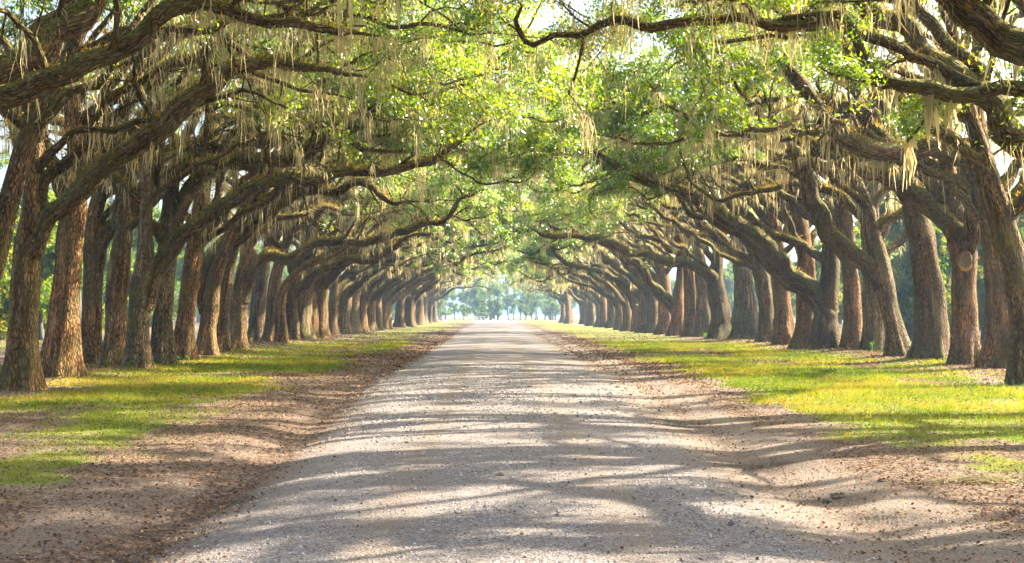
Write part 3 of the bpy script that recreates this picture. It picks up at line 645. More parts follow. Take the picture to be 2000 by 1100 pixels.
RS = [
 (41, [(3012,854,140),(2950,640,112),(2880,440,100),(2800,300,80)],
  [[(2880,440,92),(2500,290,88),(2200,160,80),(2000,80,70),(1941,55,64),(1886,25,58),(1861,0,52),(1800,-60,40),(1700,-150,26)]],
  0, 'oak out of frame whose thick limb cuts the top right corner', dict(n_road=3, n_out=1, inner=0.5)),
 (42, [(2547,799,116),(2500,620,92),(2430,470,86),(2360,380,80),(2330,200,60)],
  [[(2400,430,70),(2150,340,66),(2000,268,60),(1959,228,58),(1923,190,54),(1886,156,52),(1850,120,48),(1814,87,46),(1759,44,42),(1705,0,38),(1640,-60,30),(1560,-120,20)],
   [(1905,175,30),(1860,150,26),(1832,138,24),(1777,113,24),(1723,91,24),(1668,73,23),(1625,60,22),(1577,55,22),(1505,55,21),(1423,51,20),(1350,51,20),(1277,56,19),(1205,56,18),(1150,64,17),(1114,71,15),(1077,80,14),(1048,89,13),(1026,69,11),(1008,47,9),(1019,22,8),(1008,0,6)],
   [(2150,390,50),(2060,330,48),(1990,280,46),(1941,211,40),(1908,145,36),(1879,98,32),(1843,58,28),(1799,0,24),(1760,-60,18)]],
  1, 'oak past the right edge with the long level limb along the top', dict(n_road=3, n_out=2, inner=0.25)),
 (43, [(2014,756,86),(2002,640,69),(1985,540,62),(1962,450,56),(1940,380,50),(1925,320,42),(1900,240,36),(1880,150,30),(1860,60,24)], [],
  3, 'dark moss-hung oak leaning left, cut by the right edge', {}),
 (44, [(1957,728,80),(1955,640,67),(1950,540,64),(1940,450,60),(1930,380,50),(1918,300,40),(1905,200,30)],
  [[(1935,420,40),(1890,312,42),(1832,290,42),(1777,291,42),(1723,291,42),(1675,285,40),(1639,262,38),(1606,222,34),(1577,182,30),(1548,142,26),(1505,91,20),(1468,73,15),(1420,50,9)]],
  2, 'sunlit golden-brown oak beside the right edge', {}),
 (45, [(1887,721,66),(1886,640,57),(1884,560,57),(1882,500,58),(1872,440,52),(1857,390,44),(1850,330,38),(1845,250,32),(1820,150,24)],
  [[(1888,520,34),(1903,462,32),(1906,420,26),(1922,350,20),(1940,280,15)],
   [(1868,450,36),(1814,396,38),(1763,364,35),(1712,335,30),(1660,318,26),(1600,290,20),(1540,262,15),(1480,230,10)]],
  2, 'oak with a round healed-over branch scar at mid trunk, right row', {}),
 (46, [(1820,713,80),(1817,640,69),(1812,560,63),(1800,470,58),(1785,400,52),(1772,340,42),(1745,270,30),(1700,190,20)], [],
  3, 'thick dark oak with yellow lichen streaks, right row', {}),
 (47, [(1762,707,52),(1748,650,43),(1735,590,42),(1722,530,44),(1708,470,37),(1695,410,33),(1675,364,31),(1654,327,29),(1588,276,26),(1523,225,22),(1486,196,18),(1440,160,11)],
  [[(1722,560,32),(1692,518,36),(1669,498,37),(1638,475,37),(1614,448,37),(1598,409,36),(1586,373,34),(1573,338,32),(1548,291,28),(1523,254,24),(1501,225,20),(1460,195,16),(1405,189,13),(1350,196,10),(1317,192,7)]],
  1, 'green-tinged oak leaning left with a double limb, right row', dict(n_road=4)),
 (48, [(1711,695,64),(1709,620,53),(1706,550,48),(1702,480,42),(1700,410,36),(1712,330,26)], [],
  1, 'grey oak with pale lichen at its foot, behind the leaning one', {}),
 (49, [(1664,692,46),(1666,620,41),(1664,560,40),(1658,500,36),(1650,430,34),(1640,360,30),(1630,280,24),(1600,180,16)], [],
  2, 'reddish oak between the leaning one and the low-limbed one, right row', {}),
 (50, [(1613,690,64),(1612,630,54),(1618,580,44),(1622,520,40),(1625,450,34),(1632,370,30),(1625,290,22)],
  [[(1616,620,42),(1595,581,46),(1567,557,47),(1536,530,49),(1505,500,50),(1478,465,48),(1450,448,46),(1423,432,44),(1386,402,42),(1350,378,38),(1314,353,36),(1277,328,34),(1259,316,32),(1223,291,28),(1197,273,26),(1175,255,22),(1150,222,18),(1125,204,14),(1095,196,8)],
   [(1345,380,24),(1277,358,20),(1241,347,18),(1205,324,16),(1183,309,14),(1154,299,14),(1106,302,13),(1074,302,12),(1041,320,10),(1005,313,8),(972,302,5)]],
  3, 'dark oak with the huge low limb climbing left over the drive', dict(n_road=4)),
 (51, [(1575,687,54),(1574,620,45),(1575,550,42),(1570,480,38),(1555,400,32),(1530,330,26),(1500,270,20)],
  [[(1560,430,26),(1500,338,28),(1459,313,26),(1423,280,26),(1386,251,24),(1350,225,22),(1314,200,17),(1280,180,11)]],
  2, 'orange-lit oak behind the huge low limb, right row', {}),
 (52, [(1533,682,50),(1530,610,43),(1525,550,40),(1515,480,36),(1505,420,30),(1500,350,24)],
  [[(1517,470,26),(1500,390,24),(1459,365,22),(1423,342,20),(1386,304,20),(1350,287,18),(1314,258,13),(1280,240,9)]],
  2, 'ochre-barked oak left of the orange-lit one, right row', dict(nleaf=16000)),
 (53, [(1497,676,38),(1497,610,34),(1490,550,36),(1475,500,30),(1455,460,24),(1420,420,17)], [],
  3, 'slim dark oak bending left under the huge limb, right row', dict(nleaf=16000)),
 (54, [(1456,669,70),(1456,600,52),(1452,540,45),(1445,480,38),(1440,420,30),(1420,350,22)],
  [[(1468,655,8),(1476,640,7),(1484,622,6),(1480,605,5),(1470,590,3)]],
  1, 'stout oak with a whitish flared foot and leafy sprout, right row', dict(nleaf=14000, nmoss=290)),
 (55, [(1408,666,56),(1406,610,46),(1398,560,38),(1402,500,28),(1410,440,22)],
  [[(1404,590,26),(1394,552,27),(1379,532,25),(1350,517,22),(1314,512,20),(1285,506,19),(1263,497,15),(1245,497,11),(1220,505,7)]],
  3, 'wide dark oak with a humped limb pointing left, right row', dict(nleaf=14000, nmoss=290)),
 (56, [(1375,662,42),(1374,610,36),(1372,560,32),(1365,500,26),(1350,440,18)], [],
  1, 'grey oak next left of the humped-limb one, right row', dict(nleaf=14000, nmoss=290)),
 (57, [(1350,661,38),(1350,610,32),(1348,560,28),(1340,500,22)], [],
  2, 'plain brown oak behind the Y-shaped one, right row', dict(nleaf=14000, nmoss=290)),
 (58, [(1322,659,34),(1322,620,30),(1325,580,26),(1330,530,20)],
  [[(1322,615,22),(1312,594,25),(1288,572,23),(1270,550,21),(1248,517,20),(1226,495,20),(1205,477,19),(1168,466,17),(1132,459,14),(1095,459,12),(1066,459,10),(1045,445,8),(1015,430,5)]],
  2, 'Y-shaped reddish oak with a long straight limb rising left, right row', dict(nleaf=14000, nmoss=290)),
]
for seed, trunk, limbs, tm, label, kw in LS: hand_tree(seed, -1, trunk, limbs, label, tm, **kw)
for seed, trunk, limbs, tm, label, kw in RS: hand_tree(seed, 1, trunk, limbs, label, tm, **kw)

# ------------------------------------------------------------------ the rest of the two rows
protos = []
for k in range(12):
    t = Tree(200 + k, -1); rng = np.random.default_rng(300 + k)
    r = rng.uniform(0.48, 0.66); lean = rng.uniform(0.0, 1.6); fz = rng.uniform(2.6, 4.2)
    tp = np.array([[0, 0, -0.25], [0.05 * lean, 0.05, 1.2], [0.25 * lean, rng.normal(0, .1), fz], [0.7 * lean, rng.normal(0, .3), fz + 2.2], [1.2 * lean, rng.normal(0, .5), fz + 4.2], [1.6 * lean, rng.normal(0, .8), 10.0]])
    tr = np.array([r * 1.05, r * 0.9, r * 0.82, r * 0.55, r * 0.4, r * 0.25])
    for j in range(2 if k % 2 else 1):                 # the low limb towards the drive
        P, R = arch_limb((0.2 * lean, 0, fz - 0.6 + j * 0.8), rng.uniform(-0.3, 0.3), rng.uniform(0.65, 0.95), rng.uniform(12.5, 16), rng.uniform(6.6, 8.2), r * rng.uniform(0.5, 0.68), rng)
        t.hand.append((P, R))
    t.kite = False
    if k >= 10: t.inner = 1.0
    t.finish('live_oak', 1, 7000 if 7 <= k < 10 else 75000 if k >= 10 else 20000, 0.09 if k >= 10 else 0.17, 260, 500, tp, tr, 4, 2, 2, 1.6, fz)
    protos.append(t)
ORD = {}
rng = np.random.default_rng(5)
def far_tree(x, y, side, label, group, i, tm=None, pool=range(7)):
    t = protos[pool[i % len(pool)]]
    s = rng.uniform(0.8, 1.2)
    t.place('live_oak', (x, y, float(gz(x, y))), (0 if side < 0 else math.pi) + rng.uniform(-0.6, 0.6), s, int(rng.integers(0, 4)) if tm is None else tm, label, group)
left_px = [(588,669),(605,668),(622,665),(650,657),(668,656),(684,654.5),(706,650.5),(720,649.5),(735,648.5),(748,646)]
names = ['reddish oak just right of the black-looking one, left row', 'oak with sunlit moss down its trunk, left row', 'moss-streaked oak left of the broad pale trunk, left row',
         'broad pale-grey oak with a green foot, mid left row', 'slim oak arching right beside the broad pale one, left row', 'dark oak leaning right after the slim arching one, left row',
         'oak half hidden behind the dark leaning one, far left row', 'oak before the sunlit far trunk, left row', 'sunlit oak at the edge of the haze, left row', 'oak where the left row begins to blur into haze']
for i, ((px, py), nm) in enumerate(zip(left_px, names)):
    d = CH * F / (py - HY); far_tree((px - CX) / F * d, d, -1, nm, 'live oaks of the avenue', i)
right_px = [(1300,656),(1279,653),(1262,652),(1243,650),(1226,648.5),(1210,646.5),(1196,643.5)]
names = ['oak just left of the Y-shaped one, right row', 'brown oak catching a slit of sun, mid right row', 'broad reddish oak under the long straight limb, right row',
         'dark oak in the middle of the far right row', 'oak leaning left before the sunlit gap, right row', 'oak edging the sunlit gap, right row', 'pale sunlit slim oak at the gap of the far right row']
for i, ((px, py), nm) in enumerate(zip(right_px, names)):
    d = CH * F / (py - HY); far_tree((px - CX) / F * d, d, 1, nm, 'live oaks of the avenue', i + 3)
i = 0; y = 131.0
while y < 238:
    if not 283 < y < 297:
        far_tree(XL + rng.normal(0, 0.7), y + rng.normal(0, 1.3), -1, 'one of the small oaks of the left row lost in blue haze', 'hazy far oaks, left row', i, None, range(7) if y < 165 else range(7, 10))
    i += 1; y += 6.2 + 0.006 * y
i = 0; y = 146.0
while y < 238:
    if not 283 < y < 297:
        far_tree(XR - 0.4 + rng.normal(0, 0.7), y + rng.normal(0, 1.3), 1, 'one of the small oaks of the right row lost in blue haze', 'hazy far oaks, right row', i + 2, None, range(7) if y < 165 else range(7, 10))
    i += 1; y += 6.2 + 0.006 * y
# oaks beside the viewer: out of the frame, their crowns shade the foreground
for k, (x, y, sd) in enumerate(((14.6, 12.5, 1), (14.2, 7.5, 1), (-11.4, 13.5, -1), (-11.8, 7.5, -1), (14.8, 2.0, 1), (14.6, 20.0, 1))):
    far_tree(x, y, sd, 'oak standing beside the camera, out of frame, shading the foreground', 'oaks beside the viewer', k, None, (10, 11))

# ------------------------------------------------------------------ the healed branch scar on the right-hand oak
def scar():
    d = CH * F / (721 - HY); c = P3(1884, 507, d - 0.72)
    oak = [o for o in bpy.data.objects if o.get('label', '').startswith('oak with a round healed')][0]
    rng = np.random.default_rng(3); n = 28
    th = np.linspace(0, 2 * np.pi, n, endpoint=False)
    rings = [(0.215, 0.16), (0.235, 0.02), (0.225, -0.07), (0.185, -0.095), (0.155, -0.055), (0.11, -0.045), (0.04, -0.05)]
    V = []
    for r, dy in rings:
        rr = r * (1 + 0.05 * np.sin(3 * th + r * 20) + 0.03 * np.sin(7 * th))
        V.append(np.stack([rr * np.cos(th) * 0.95, np.full(n, dy) + 0.012 * np.sin(5 * th + r * 30), rr * np.sin(th) * 1.12], 1))
    V = np.vstack(V); k = len(rings); idx = np.arange(k * n).reshape(k, n); nx = np.roll(idx, -1, 1)
    q = np.stack([idx[:-1], nx[:-1], nx[1:], idx[1:]], -1).reshape(-1, 4)
    V = np.vstack([V, [[0, -0.05, 0]]]); tri = np.stack([idx[-1], nx[-1], np.full(n, k * n)], -1)
    o = add('branch_scar', make_mesh('branch_scar', V, q, tri, smooth=True), M_CUT, oak, Vector(c) - oak.location)
    tag(o, 'round grey healed-over cut with a raised rim')
    a = np.linspace(math.radians(205), math.radians(335), 12)
    V = []
    for r, dy in ((0.20, -0.06), (0.25, -0.11), (0.33, -0.05)):
        w = np.sin(np.linspace(0.0, np.pi, 12)) ** 0.6
        V.append(np.stack([(0.2 + (r - 0.2) * w) * np.cos(a), np.full(12, dy), (0.2 + (r - 0.2) * w) * np.sin(a) * 1.12], 1))
    V = np.vstack(V); idx = np.arange(36).reshape(3, 12)
    q = np.stack([idx[:-1, :-1], idx[:-1, 1:], idx[1:, 1:], idx[1:, :-1]], -1).reshape(-1, 4)
    o2 = add('scar_lip', make_mesh('scar_lip', V, q, smooth=True), M_YELLOW, o); tag(o2, 'ochre crescent of fresh wood under the cut')
scar()

# ------------------------------------------------------------------ woodland behind the rows
def bg_tree_parts(seed, h, crown_w, nleaf, leaf, trunk_r, low):
    rng = np.random.default_rng(seed); b = Bag(); twigs, hang = [], []
    P = walk((0, 0, -0.2), (rng.normal(0, .06), rng.normal(0, .06), 1), h * 0.85, 7, rng, 0.06, 0.05)
    Q, R = resample(P, np.linspace(trunk_r, trunk_r * 0.25, len(P)), 0.6)
    b.add(*tube(Q, R, 8, rng, 0.05, True))
    for k in range(12):
        i = int(len(Q) * rng.uniform(low, 0.98)); a = rng.uniform(0, 6.28)
        L = crown_w * rng.uniform(0.5, 1.1)
        w = walk(Q[min(i, len(Q) - 1)], (math.cos(a), math.sin(a), rng.uniform(0.1, 0.8)), L, 5, rng, 0.25, 0.03)
        Q2, R2 = resample(w, np.linspace(R[min(i, len(R) - 1)] * 0.5, 0.015, len(w)), 0.6)
        b.add(*tube(Q2, R2, 4, rng, 0.0))
        for j in range(1, len(w)):
            for m in range(4):
                twigs.append(twig_walk(w[j:j+1], nrm(rng.normal(0, 1, (1, 3))), rng.uniform(0.5, 1.3, 1), rng))
    return [('trunk', b.mesh('trunk'), M_PINE), ('crown', leaf_mesh('crown', twigs, nleaf, leaf, rng, 0.0, False), M_BG_LEAF)]
def bush_parts(seed, h, w, nleaf, leaf):
    rng = np.random.default_rng(seed); b = Bag(); twigs = []
    for k in range(9):
        a = rng.uniform(0, 6.28); p = walk((0.1 * math.cos(a), 0.1 * math.sin(a), -0.1), (math.cos(a) * w / h, math.sin(a) * w / h, 1.0), h * rng.uniform(0.6, 1.1), 5, rng, 0.22, 0.0)
        b.add(*tube(p, np.linspace(0.03, 0.008, len(p)), 4, rng, 0.0))
        for j in range(1, len(p)):
            for m in range(5): twigs.append(twig_walk(p[j:j+1], nrm(rng.normal(0, 1, (1, 3))), rng.uniform(0.3, 0.9, 1), rng))
    return [('stem', b.mesh('stem'), M_PINE), ('foliage', leaf_mesh('foliage', twigs, nleaf, leaf, rng, 0.15, False), M_BG_LEAF)]
def put(parts, name, loc, rot, sc, label, cat, group):
    e = bpy.data.objects.new(name, None); col.objects.link(e); e.location = loc; e.rotation_euler = (0, 0, rot); e.scale = sc
    tag(e, label, cat, group)
    for nm, me, m in parts:
        o = add(nm, me, m, e)
        if nm in ('crown', 'foliage'): o['kind'] = 'stuff'
    return e
BT = [bg_tree_parts(500 + k, 12.5 + 0.8 * k, 3.6 + 0.3 * k, 9000, 0.36, 0.17 + 0.03 * k, 0.16) for k in range(4)]
BB = [bush_parts(600 + k, 2.6, 1.5, 6000, 0.17) for k in range(4)]
rng = np.random.default_rng(77)
for k in range(120):
    y = 30 + 260 * rng.random() ** 1.1; x = -28 - 30 * rng.random() ** 0.8 - 0.02 * y
    s = rng.uniform(0.8, 1.2)
    put(BT[k % 4], 'woodland_tree', (x, y, 0), rng.uniform(0, 6.28), (s, s, s), 'slender sunny woodland tree behind the left row of oaks', 'tree', 'woodland trees on the left')
for k in range(140):
    y = 42 + 260 * rng.random() ** 1.1; x = 27 + 34 * rng.random() ** 0.8 + 0.03 * y
    s = rng.uniform(0.6, 0.85)
    put(BT[(k + 2) % 4], 'woodland_tree', (x, y, 0), rng.uniform(0, 6.28), (s, s, s), 'hazy blue-green woodland tree behind the right row of oaks', 'tree', 'woodland trees on the right')
for k in range(24):
    y = 46 + 40 * rng.random(); x = -20.5 - 0.10 * y - 9 * rng.random(); s = rng.uniform(0.6, 0.9)
    put(BT[k % 4], 'woodland_tree', (x, y, 0), rng.uniform(0, 6.28), (s, s, s), 'slender sunny woodland tree behind the left row of oaks', 'tree', 'woodland trees on the left')
for k in range(30):
    y = 48 + 50 * rng.random(); x = 23.5 + 0.03 * y + 12 * rng.random(); s = rng.uniform(0.55, 0.75)
    put(BT[k % 4], 'woodland_tree', (x, y, 0), rng.uniform(0, 6.28), (s, s, s), 'hazy blue-green woodland tree behind the right row of oaks', 'tree', 'woodland trees on the right')
for k in range(90):
    y = 26 + 150 * rng.random() ** 1.4; x = -18.5 - 0.16 * y - 14 * rng.random()
    s = rng.uniform(0.7, 1.5)
    put(BB[k % 4], 'woodland_shrub', (x, y, 0), rng.uniform(0, 6.28), (s * 1.2, s * 1.2, s), 'yellow-green understory shrub behind the left row of oaks', 'shrub', 'understory shrubs on the left')
for k in range(90):
    y = 36 + 170 * rng.random() ** 1.4; x = 21 + 0.20 * y + 12 * rng.random()
    s = rng.uniform(0.8, 1.7)
    put(BB[k % 4], 'woodland_shrub', (x, y, 0), rng.uniform(0, 6.28), (s * 1.2, s * 1.2, s), 'blue-green understory shrub behind the right row of oaks', 'shrub', 'understory shrubs on the right')
# straight dark trunk between two right-hand oaks; tall evergreens past the gate
b = Bag(); q, r = resample(np.array([[0, 0, -0.2], [0.02, 0, 4], [-0.05, 0.1, 9], [0.1, 0, 15]]), np.array([0.30, 0.27, 0.22, 0.14]), 0.4)
b.add(*tube(q, r, 14, rng, 0.03, False))
d = CH * F / (667 - HY)
e = put([('trunk', b.mesh('trunk'), M_PINE), BT[1][1]], 'pine_tree', ((1776 - CX) / F * d, d, 0), 0.4, (1, 1, 1), 'straight dark blue-black trunk seen between two right-row oaks', 'tree', None)
EV = bg_tree_parts(700, 11.0, 2.2, 9000, 0.3, 0.3, 0.12)
for k, (px, y, s) in enumerate(((944, 352, 0.95), (958, 357, 1.1), (972, 350, 1.0))):
    put(EV, 'evergreen_tree', ((px - CX) / F * y, y, 0), k * 2.0, (s, s, s), ['left', 'middle', 'right'][k] + ' dark hazy evergreen of the clump past the white fence', 'tree', 'evergreens past the gate')
for k in range(16):
    x = -70 + 140 * (k + rng.random()) / 16; y = 405 + 40 * rng.random(); s = rng.uniform(1.0, 1.6)
    put(BT[k % 4], 'woodland_tree', (x, y, 0), rng.uniform(0, 6.28), (s, s, s), 'pale far tree closing the end of the drive in haze', 'tree', 'far trees closing the view')

for k in range(44):
    x = rng.uniform(3.5, 36) * (1 if k % 2 else -1); y = 312 + 80 * rng.random(); s = rng.uniform(0.6, 1.0)
    put(BT[k % 4], 'woodland_tree', (x, y, 0), rng.uniform(0, 6.28), (s, s, s), 'pale far tree closing the end of the drive in haze', 'tree', 'far trees closing the view')
# ------------------------------------------------------------------ white fence at the end of the drive
def box(name, x0, x1, y0, y1, z0, z1, parent, mat):
    V = np.array([(x, y, z) for x in (x0, x1) for y in (y0, y1) for z in (z0, z1)], float)
    q = np.array([[0, 1, 3, 2], [4, 6, 7, 5], [0, 4, 5, 1], [2, 3, 7, 6], [0, 2, 6, 4], [1, 5, 7, 3]])
    return add(name, make_mesh(name, V, q), mat, parent)
for px0, px1, lab in ((897, 947, 'white three-rail fence left of the drive at its far end'), (981, 1031, 'white three-rail fence right of the drive at its far end')):
    y = 288.0; x0 = (px0 - CX) / F * y; x1 = (px1 - CX) / F * y
    e = bpy.data.objects.new('rail_fence', None); col.objects.link(e); e.location = (x0, y, 0); tag(e, lab, 'fence', 'white fences at the far gate')
    for k in range(4):
        xx = (x1 - x0) * k / 3; box('post', xx - 0.08, xx + 0.08, -0.07, 0.07, -0.2, 1.35, e, M_WHITE)
    for z in (0.35, 0.75, 1.15): box('rail', -0.1, x1 - x0 + 0.1, -0.115, -0.073, z - 0.07, z + 0.07, e, M_WHITE)

# ------------------------------------------------------------------ small green plants, fallen moss, clods
def strap_plant(px, py, n, h, seed, label):
    d = CH * F / (py - HY); x = (px - CX) / F * d; rng = np.random.default_rng(seed)
    e = bpy.data.objects.new('strap_leaf_plant', None); col.objects.link(e); e.location = (x, d, float(gz(x, d))); tag(e, label, 'plant', 'green plants at the oak feet')
    for k in range(n):
        a = rng.uniform(0, 6.28); L = h * rng.uniform(0.7, 1.15); t = np.linspace(0, 1, 6)
        out = L * rng.uniform(0.15, 0.5)
        c = np.stack([out * t ** 1.8 * math.cos(a), out * t ** 1.8 * math.sin(a), L * (t - 0.25 * t ** 3) - 0.02], 1)
        w = 0.035 * np.array([0.8, 1, 1, 0.9, 0.6, 0.08]); sd = np.array([-math.sin(a), math.cos(a), 0])
        V = np.stack([c - sd * w[:, None], c + np.array([0, 0, -0.008]), c + sd * w[:, None]], 1).reshape(-1, 3)
        i = (np.arange(5) * 3)[:, None]
        q = np.concatenate([np.hstack([i, i + 1, i + 4, i + 3]), np.hstack([i + 1, i + 2, i + 5, i + 4])])
        add('leaf', make_mesh('leaf', V, q, attrs={'tint': np.full(18, rng.random())}), M_STRAP, e)
for i, (px, py, n, h, lab) in enumerate(((208, 727, 5, 0.42, 'small yellow-green strap-leaved plant between two left-row oaks'), (251, 729, 4, 0.45, 'green blade plant against the grey low-splitting oak, left'),
      (350, 712, 5, 0.35, 'little green tuft at the foot of the tall reddish leaning oak'), (368, 712, 5, 0.38, 'green plant right of the tall reddish leaning oak'),
      (428, 698, 5, 0.42, 'green plant beside the narrow dark oak, left row'), (1668, 692, 9, 0.62, 'yellow-green fan of leaves in front of the right-row oaks'),
      (1703, 697, 4, 0.62, 'upright green blades before the grey lichened oak, right'), (1378, 667, 8, 0.6, 'bright green plant under the humped limb, right row'),
      (1925, 722, 6, 0.6, 'bluish blades between the scarred oak and golden oak'))):
    strap_plant(px, py, n, h, 800 + i, lab)

def fallen_moss():
    d = CH * F / (948 - HY); x = (1935 - CX) / F * d; rng = np.random.default_rng(4); N = 420; K = 5
    e = rng.normal(0, 1, (N, 2)) * np.array([0.26, 0.13]); z = 0.07 * np.exp(-(e ** 2 / np.array([0.06, 0.02])).sum(1)) * rng.random(N) + 0.004
    a = rng.normal(0, 0.6, N) + np.where(rng.random(N) < .5, 0, np.pi); L = rng.uniform(0.08, 0.25, N); t = np.linspace(0, 1, K)
    c = np.stack([e[:, :1] + np.cos(a)[:, None] * L[:, None] * t, e[:, 1:] + np.sin(a)[:, None] * L[:, None] * t, z[:, None] + 0.03 * np.sin(t * np.pi) * rng.random((N, 1))], -1) + np.cumsum(rng.normal(0, .008, (N, K, 3)), 1)
    sd = np.stack([-np.sin(a), np.cos(a), np.zeros(N)], 1)[:, None, :] * 0.005
    V = np.stack([c - sd, c + sd], 2).reshape(-1, 3); b_ = (np.arange(N) * K * 2)[:, None] + np.arange(K - 1) * 2
    o = add('moss_clump', make_mesh('moss_clump', V, np.stack([b_, b_ + 1, b_ + 3, b_ + 2], -1).reshape(-1, 4), attrs={'tint': np.repeat(rng.random(N), K * 2)}), M_MOSS, None, (x, d, float(gz(x, d))))
    tag(o, 'tan clump of fallen moss on the sand by the right grass edge', 'moss clump')
fallen_moss()

def clod(px, py, r, seed, label):
    d = CH * F / (py - HY); x = (px - CX) / F * d; rng = np.random.default_rng(seed); nu, nv = 14, 9
    u = np.linspace(0, 2 * np.pi, nu, endpoint=False); v = np.linspace(0.02, 0.98, nv) * np.pi
    Vv, Uu = np.meshgrid(v, u, indexing='ij')
    rr = 1 + rng.normal(0, 0.10, Uu.shape) + 0.2 * np.sin(2 * Uu + rng.random() * 6) * np.sin(Vv) + 0.18 * np.sin(3 * Uu + 4 * Vv + rng.random() * 6) + 0.1 * np.sin(7 * Uu - 5 * Vv)
    V = np.stack([rr * np.sin(Vv) * np.cos(Uu) * r * 1.3, rr * np.sin(Vv) * np.sin(Uu) * r, rr * np.cos(Vv) * r * 0.62], -1).reshape(-1, 3)
    idx = np.arange(nu * nv).reshape(nv, nu); nx = np.roll(idx, -1, 1)
    q = np.stack([idx[:-1], nx[:-1], nx[1:], idx[1:]], -1).reshape(-1, 4)
    o = add('mud_clod', make_mesh('mud_clod', V, q, smooth=False), M_MUD, None, (x, d, float(gz(x, d)) + r * 0.1)); tag(o, label, 'clod', 'clods by the right rut')
clod(1640, 962, 0.065, 1, 'largest dark mud clod at the end of the wet right rut')
clod(1618, 968, 0.04, 2, 'smaller dark clod touching the left of the largest one')
clod(1723, 944, 0.035, 3, 'dark lump on the sand right of the wet rut')
clod(1748, 945, 0.025, 4, 'tiny dark lump rightmost on the sand by the wet rut')
clod(977, 944, 0.035, 5, 'single black stone near the middle of the drive')

# ------------------------------------------------------------------ uncountable ground cover
def scatter(n, d0, d1, x0, x1, rng, pw=1.0):
    y = d0 * (d1 / d0) ** (rng.random(n) ** pw); x = rng.uniform(x0, x1, n); return x, y
def in_view(x, y): return np.abs(x / y * F + CX - 1000) < 1080
def build_grass():
    rng = np.random.default_rng(21)
    x, y = scatter(950000, 7.5, 75, -16, 19, rng, 0.8); k = in_view(x, y); x, y = x[k], y[k]
    m = masks(x, y)[2]; k = in_view(x, y) & (rng.random(len(x)) < m * 0.9 * (1 if True else 0) + 0.012 * (np.abs(x) > 3.3)); x, y, m = x[k], y[k], m[k]
    if len(x) > 170000: s = rng.choice(len(x), 170000, False); x, y, m = x[s], y[s], m[s]
    n = len(x); z = gz(x, y); sc = np.clip(y / 16, 0.8, 2.6)
    h = rng.uniform(0.025, 0.085, n) * (0.45 + 1.1 * fbm(x * 1.5, y * 1.5)) * np.clip(sc, 0.8, 1.3) * np.where(rng.random(n) < 0.03, 2.4, 1.0); a = rng.uniform(0, 6.28, n); w = 0.0035 * sc * rng.uniform(0.7, 1.5, n)
    ln = rng.normal(0, 0.5, (n, 2)) * h[:, None]
    b = np.stack([x, y, z - 0.004], 1); sd = np.stack([np.cos(a), np.sin(a), 0 * a], 1) * w[:, None]
    V = np.stack([b - sd, b + sd, b + np.stack([ln[:, 0], ln[:, 1], h], 1)], 1).reshape(-1, 3)
    tint = np.clip(1.5 * (fbm(x * 0.7 + 7, y * 0.5, 4) - 0.22) + rng.normal(0.0, 0.22, n) + np.where(x < 0, 0.08, 0.0), 0, 1)
    o = add('grass', make_mesh('grass', V, tris=np.arange(n * 3).reshape(-1, 3), attrs={'tint': np.repeat(tint, 3)}), M_GRASS)
    tag(o, 'short yellow-green grass on both sides of the drive', 'grass', kind='stuff')
build_grass()
def build_litter():
    rng = np.random.default_rng(22)
    x, y = scatter(760000, 7.3, 130, -16, 18, rng, 1.25); k = in_view(x, y); x, y = x[k], y[k]
    m = masks(x, y); dens = m[1] ** 1.2 + np.where(x < 0, 0.36, 0.28) * m[2] + 0.015 + 0.12 * (np.abs(x - 0.1) > 2.1 + widen(y)) * (y < 60); dens = dens * np.where((np.abs(x - 0.1) < 2.2 + widen(y)) & (y > 30), 0, 1) * np.clip(1.6 - y / 90, 0.25, 1)
    k = in_view(x, y) & (rng.random(len(x)) < dens); x, y = x[k], y[k]
    if len(x) > 95000: s = rng.choice(len(x), 95000, False); x, y = x[s], y[s]
    n = len(x); a = rng.uniform(0, 6.28, n)
    c = np.stack([x, y, gz(x, y) + rng.uniform(0.003, 0.02, n)], 1)
    dv = nrm(np.stack([np.cos(a), np.sin(a), rng.normal(0, 0.3, n)], 1)); up = nrm(rng.normal(0, 0.45, (n, 3)) + np.array([0, 0, 1])); sd = nrm(np.cross(dv, up)); up = np.cross(sd, dv)
    L = (rng.uniform(0.02, 0.056, n) * np.clip(y / 20, 0.85, 2.4))[:, None]; W = L * rng.uniform(0.2, 0.38, (n, 1)); cu = rng.uniform(-0.05, 0.35, (n, 1)) * L
    V = np.stack([c - dv * L / 2, c + sd * W + up * cu, c + dv * L / 2, c - sd * W + up * cu], 1).reshape(-1, 3)
    tri = (np.arange(n) * 4)[:, None, None] + np.array([[0, 1, 2], [0, 2, 3]])
    o = add('leaf_litter', make_mesh('leaf_litter', V, tris=tri.reshape(-1, 3), attrs={'tint': np.repeat(rng.random(n), 4)}), M_LITTER)
    tag(o, 'brown fallen oak leaves scattered over the sandy verges', 'leaf litter', kind='stuff')
build_litter()
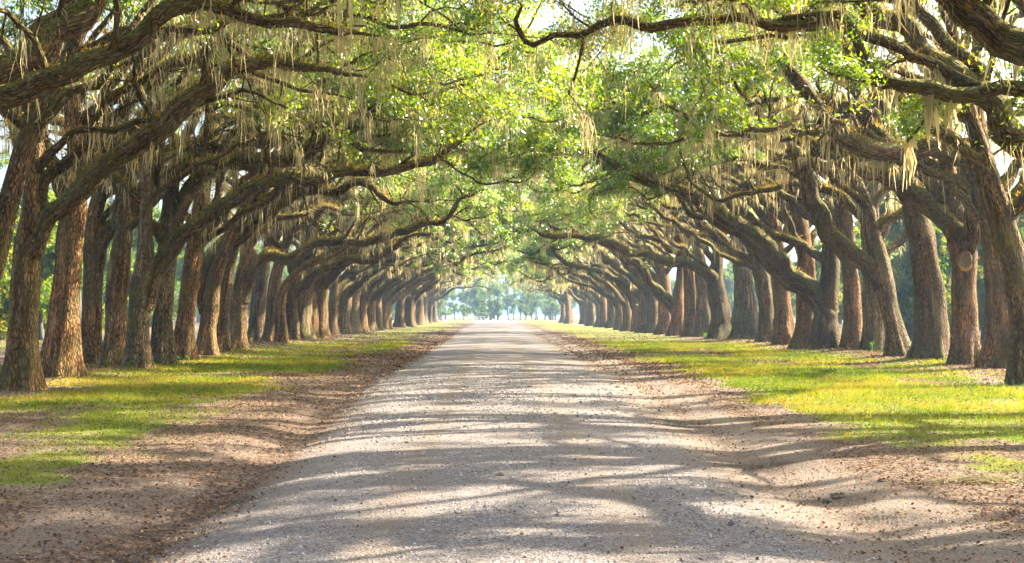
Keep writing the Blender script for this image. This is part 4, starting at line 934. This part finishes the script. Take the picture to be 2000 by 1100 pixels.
def build_gravel():
    rng = np.random.default_rng(23)
    x, y = scatter(140000, 7.3, 40, -3.6, 3.8, rng, 0.9)
    g = masks(x, y)[0]; k = in_view(x, y) & (rng.random(len(x)) < (g * (0.35 + 0.9 * sstep(0.4, 0.6, fbm(x * 1.2, y * 0.6))) + 0.03) * 0.5); x, y = x[k], y[k]
    if len(x) > 20000: s = rng.choice(len(x), 20000, False); x, y = x[s], y[s]
    n = len(x); r = (0.005 + 0.012 * rng.random(n) ** 3) * np.clip(y / 14, 1, 1.6); r[rng.random(n) < 0.006] *= 2.0
    c = np.stack([x, y, gz(x, y) + r * 0.25], 1)
    oc = np.array([[1, 0, 0], [-1, 0, 0], [0, 1, 0], [0, -1, 0], [0, 0, 0.75], [0, 0, -0.75]], float)
    a = rng.uniform(0, 6.28, n); R = np.stack([np.stack([np.cos(a), -np.sin(a)], 1), np.stack([np.sin(a), np.cos(a)], 1)], 1)
    V = oc[None] * (1 + rng.normal(0, 0.25, (n, 6, 1))) * r[:, None, None] + rng.normal(0, 0.2, (n, 6, 3)) * r[:, None, None]
    V[:, :, :2] = np.einsum('nij,nkj->nki', R, V[:, :, :2]); V = (V + c[:, None, :]).reshape(-1, 3)
    f = np.array([[0, 2, 4], [2, 1, 4], [1, 3, 4], [3, 0, 4], [2, 0, 5], [1, 2, 5], [3, 1, 5], [0, 3, 5]])
    tri = ((np.arange(n) * 6)[:, None, None] + f).reshape(-1, 3)
    o = add('gravel', make_mesh('gravel', V, tris=tri, attrs={'tint': np.repeat(rng.random(n), 6)}), M_STONE)
    tag(o, 'loose grey gravel stones on the drive', 'gravel', kind='stuff')
build_gravel()

# ------------------------------------------------------------------ haze
def haze():
    o = box('haze', -1400, 1400, -60, 1400, -1.2, 26, None, None)
    m = bpy.data.materials.new('haze_air'); m.use_nodes = True; nt = m.node_tree; nt.nodes.clear()
    out = nt.nodes.new('ShaderNodeOutputMaterial'); pv = nt.nodes.new('ShaderNodeVolumePrincipled')
    pv.inputs['Color'].default_value = (0.42, 0.68, 1.0, 1); pv.inputs['Density'].default_value = 0.00065; pv.inputs['Anisotropy'].default_value = 0.3
    nt.links.new(pv.outputs[0], out.inputs['Volume']); o.data.materials.append(m)
    tag(o, 'pale blue haze filling the far end of the avenue', 'haze', kind='stuff')
haze()
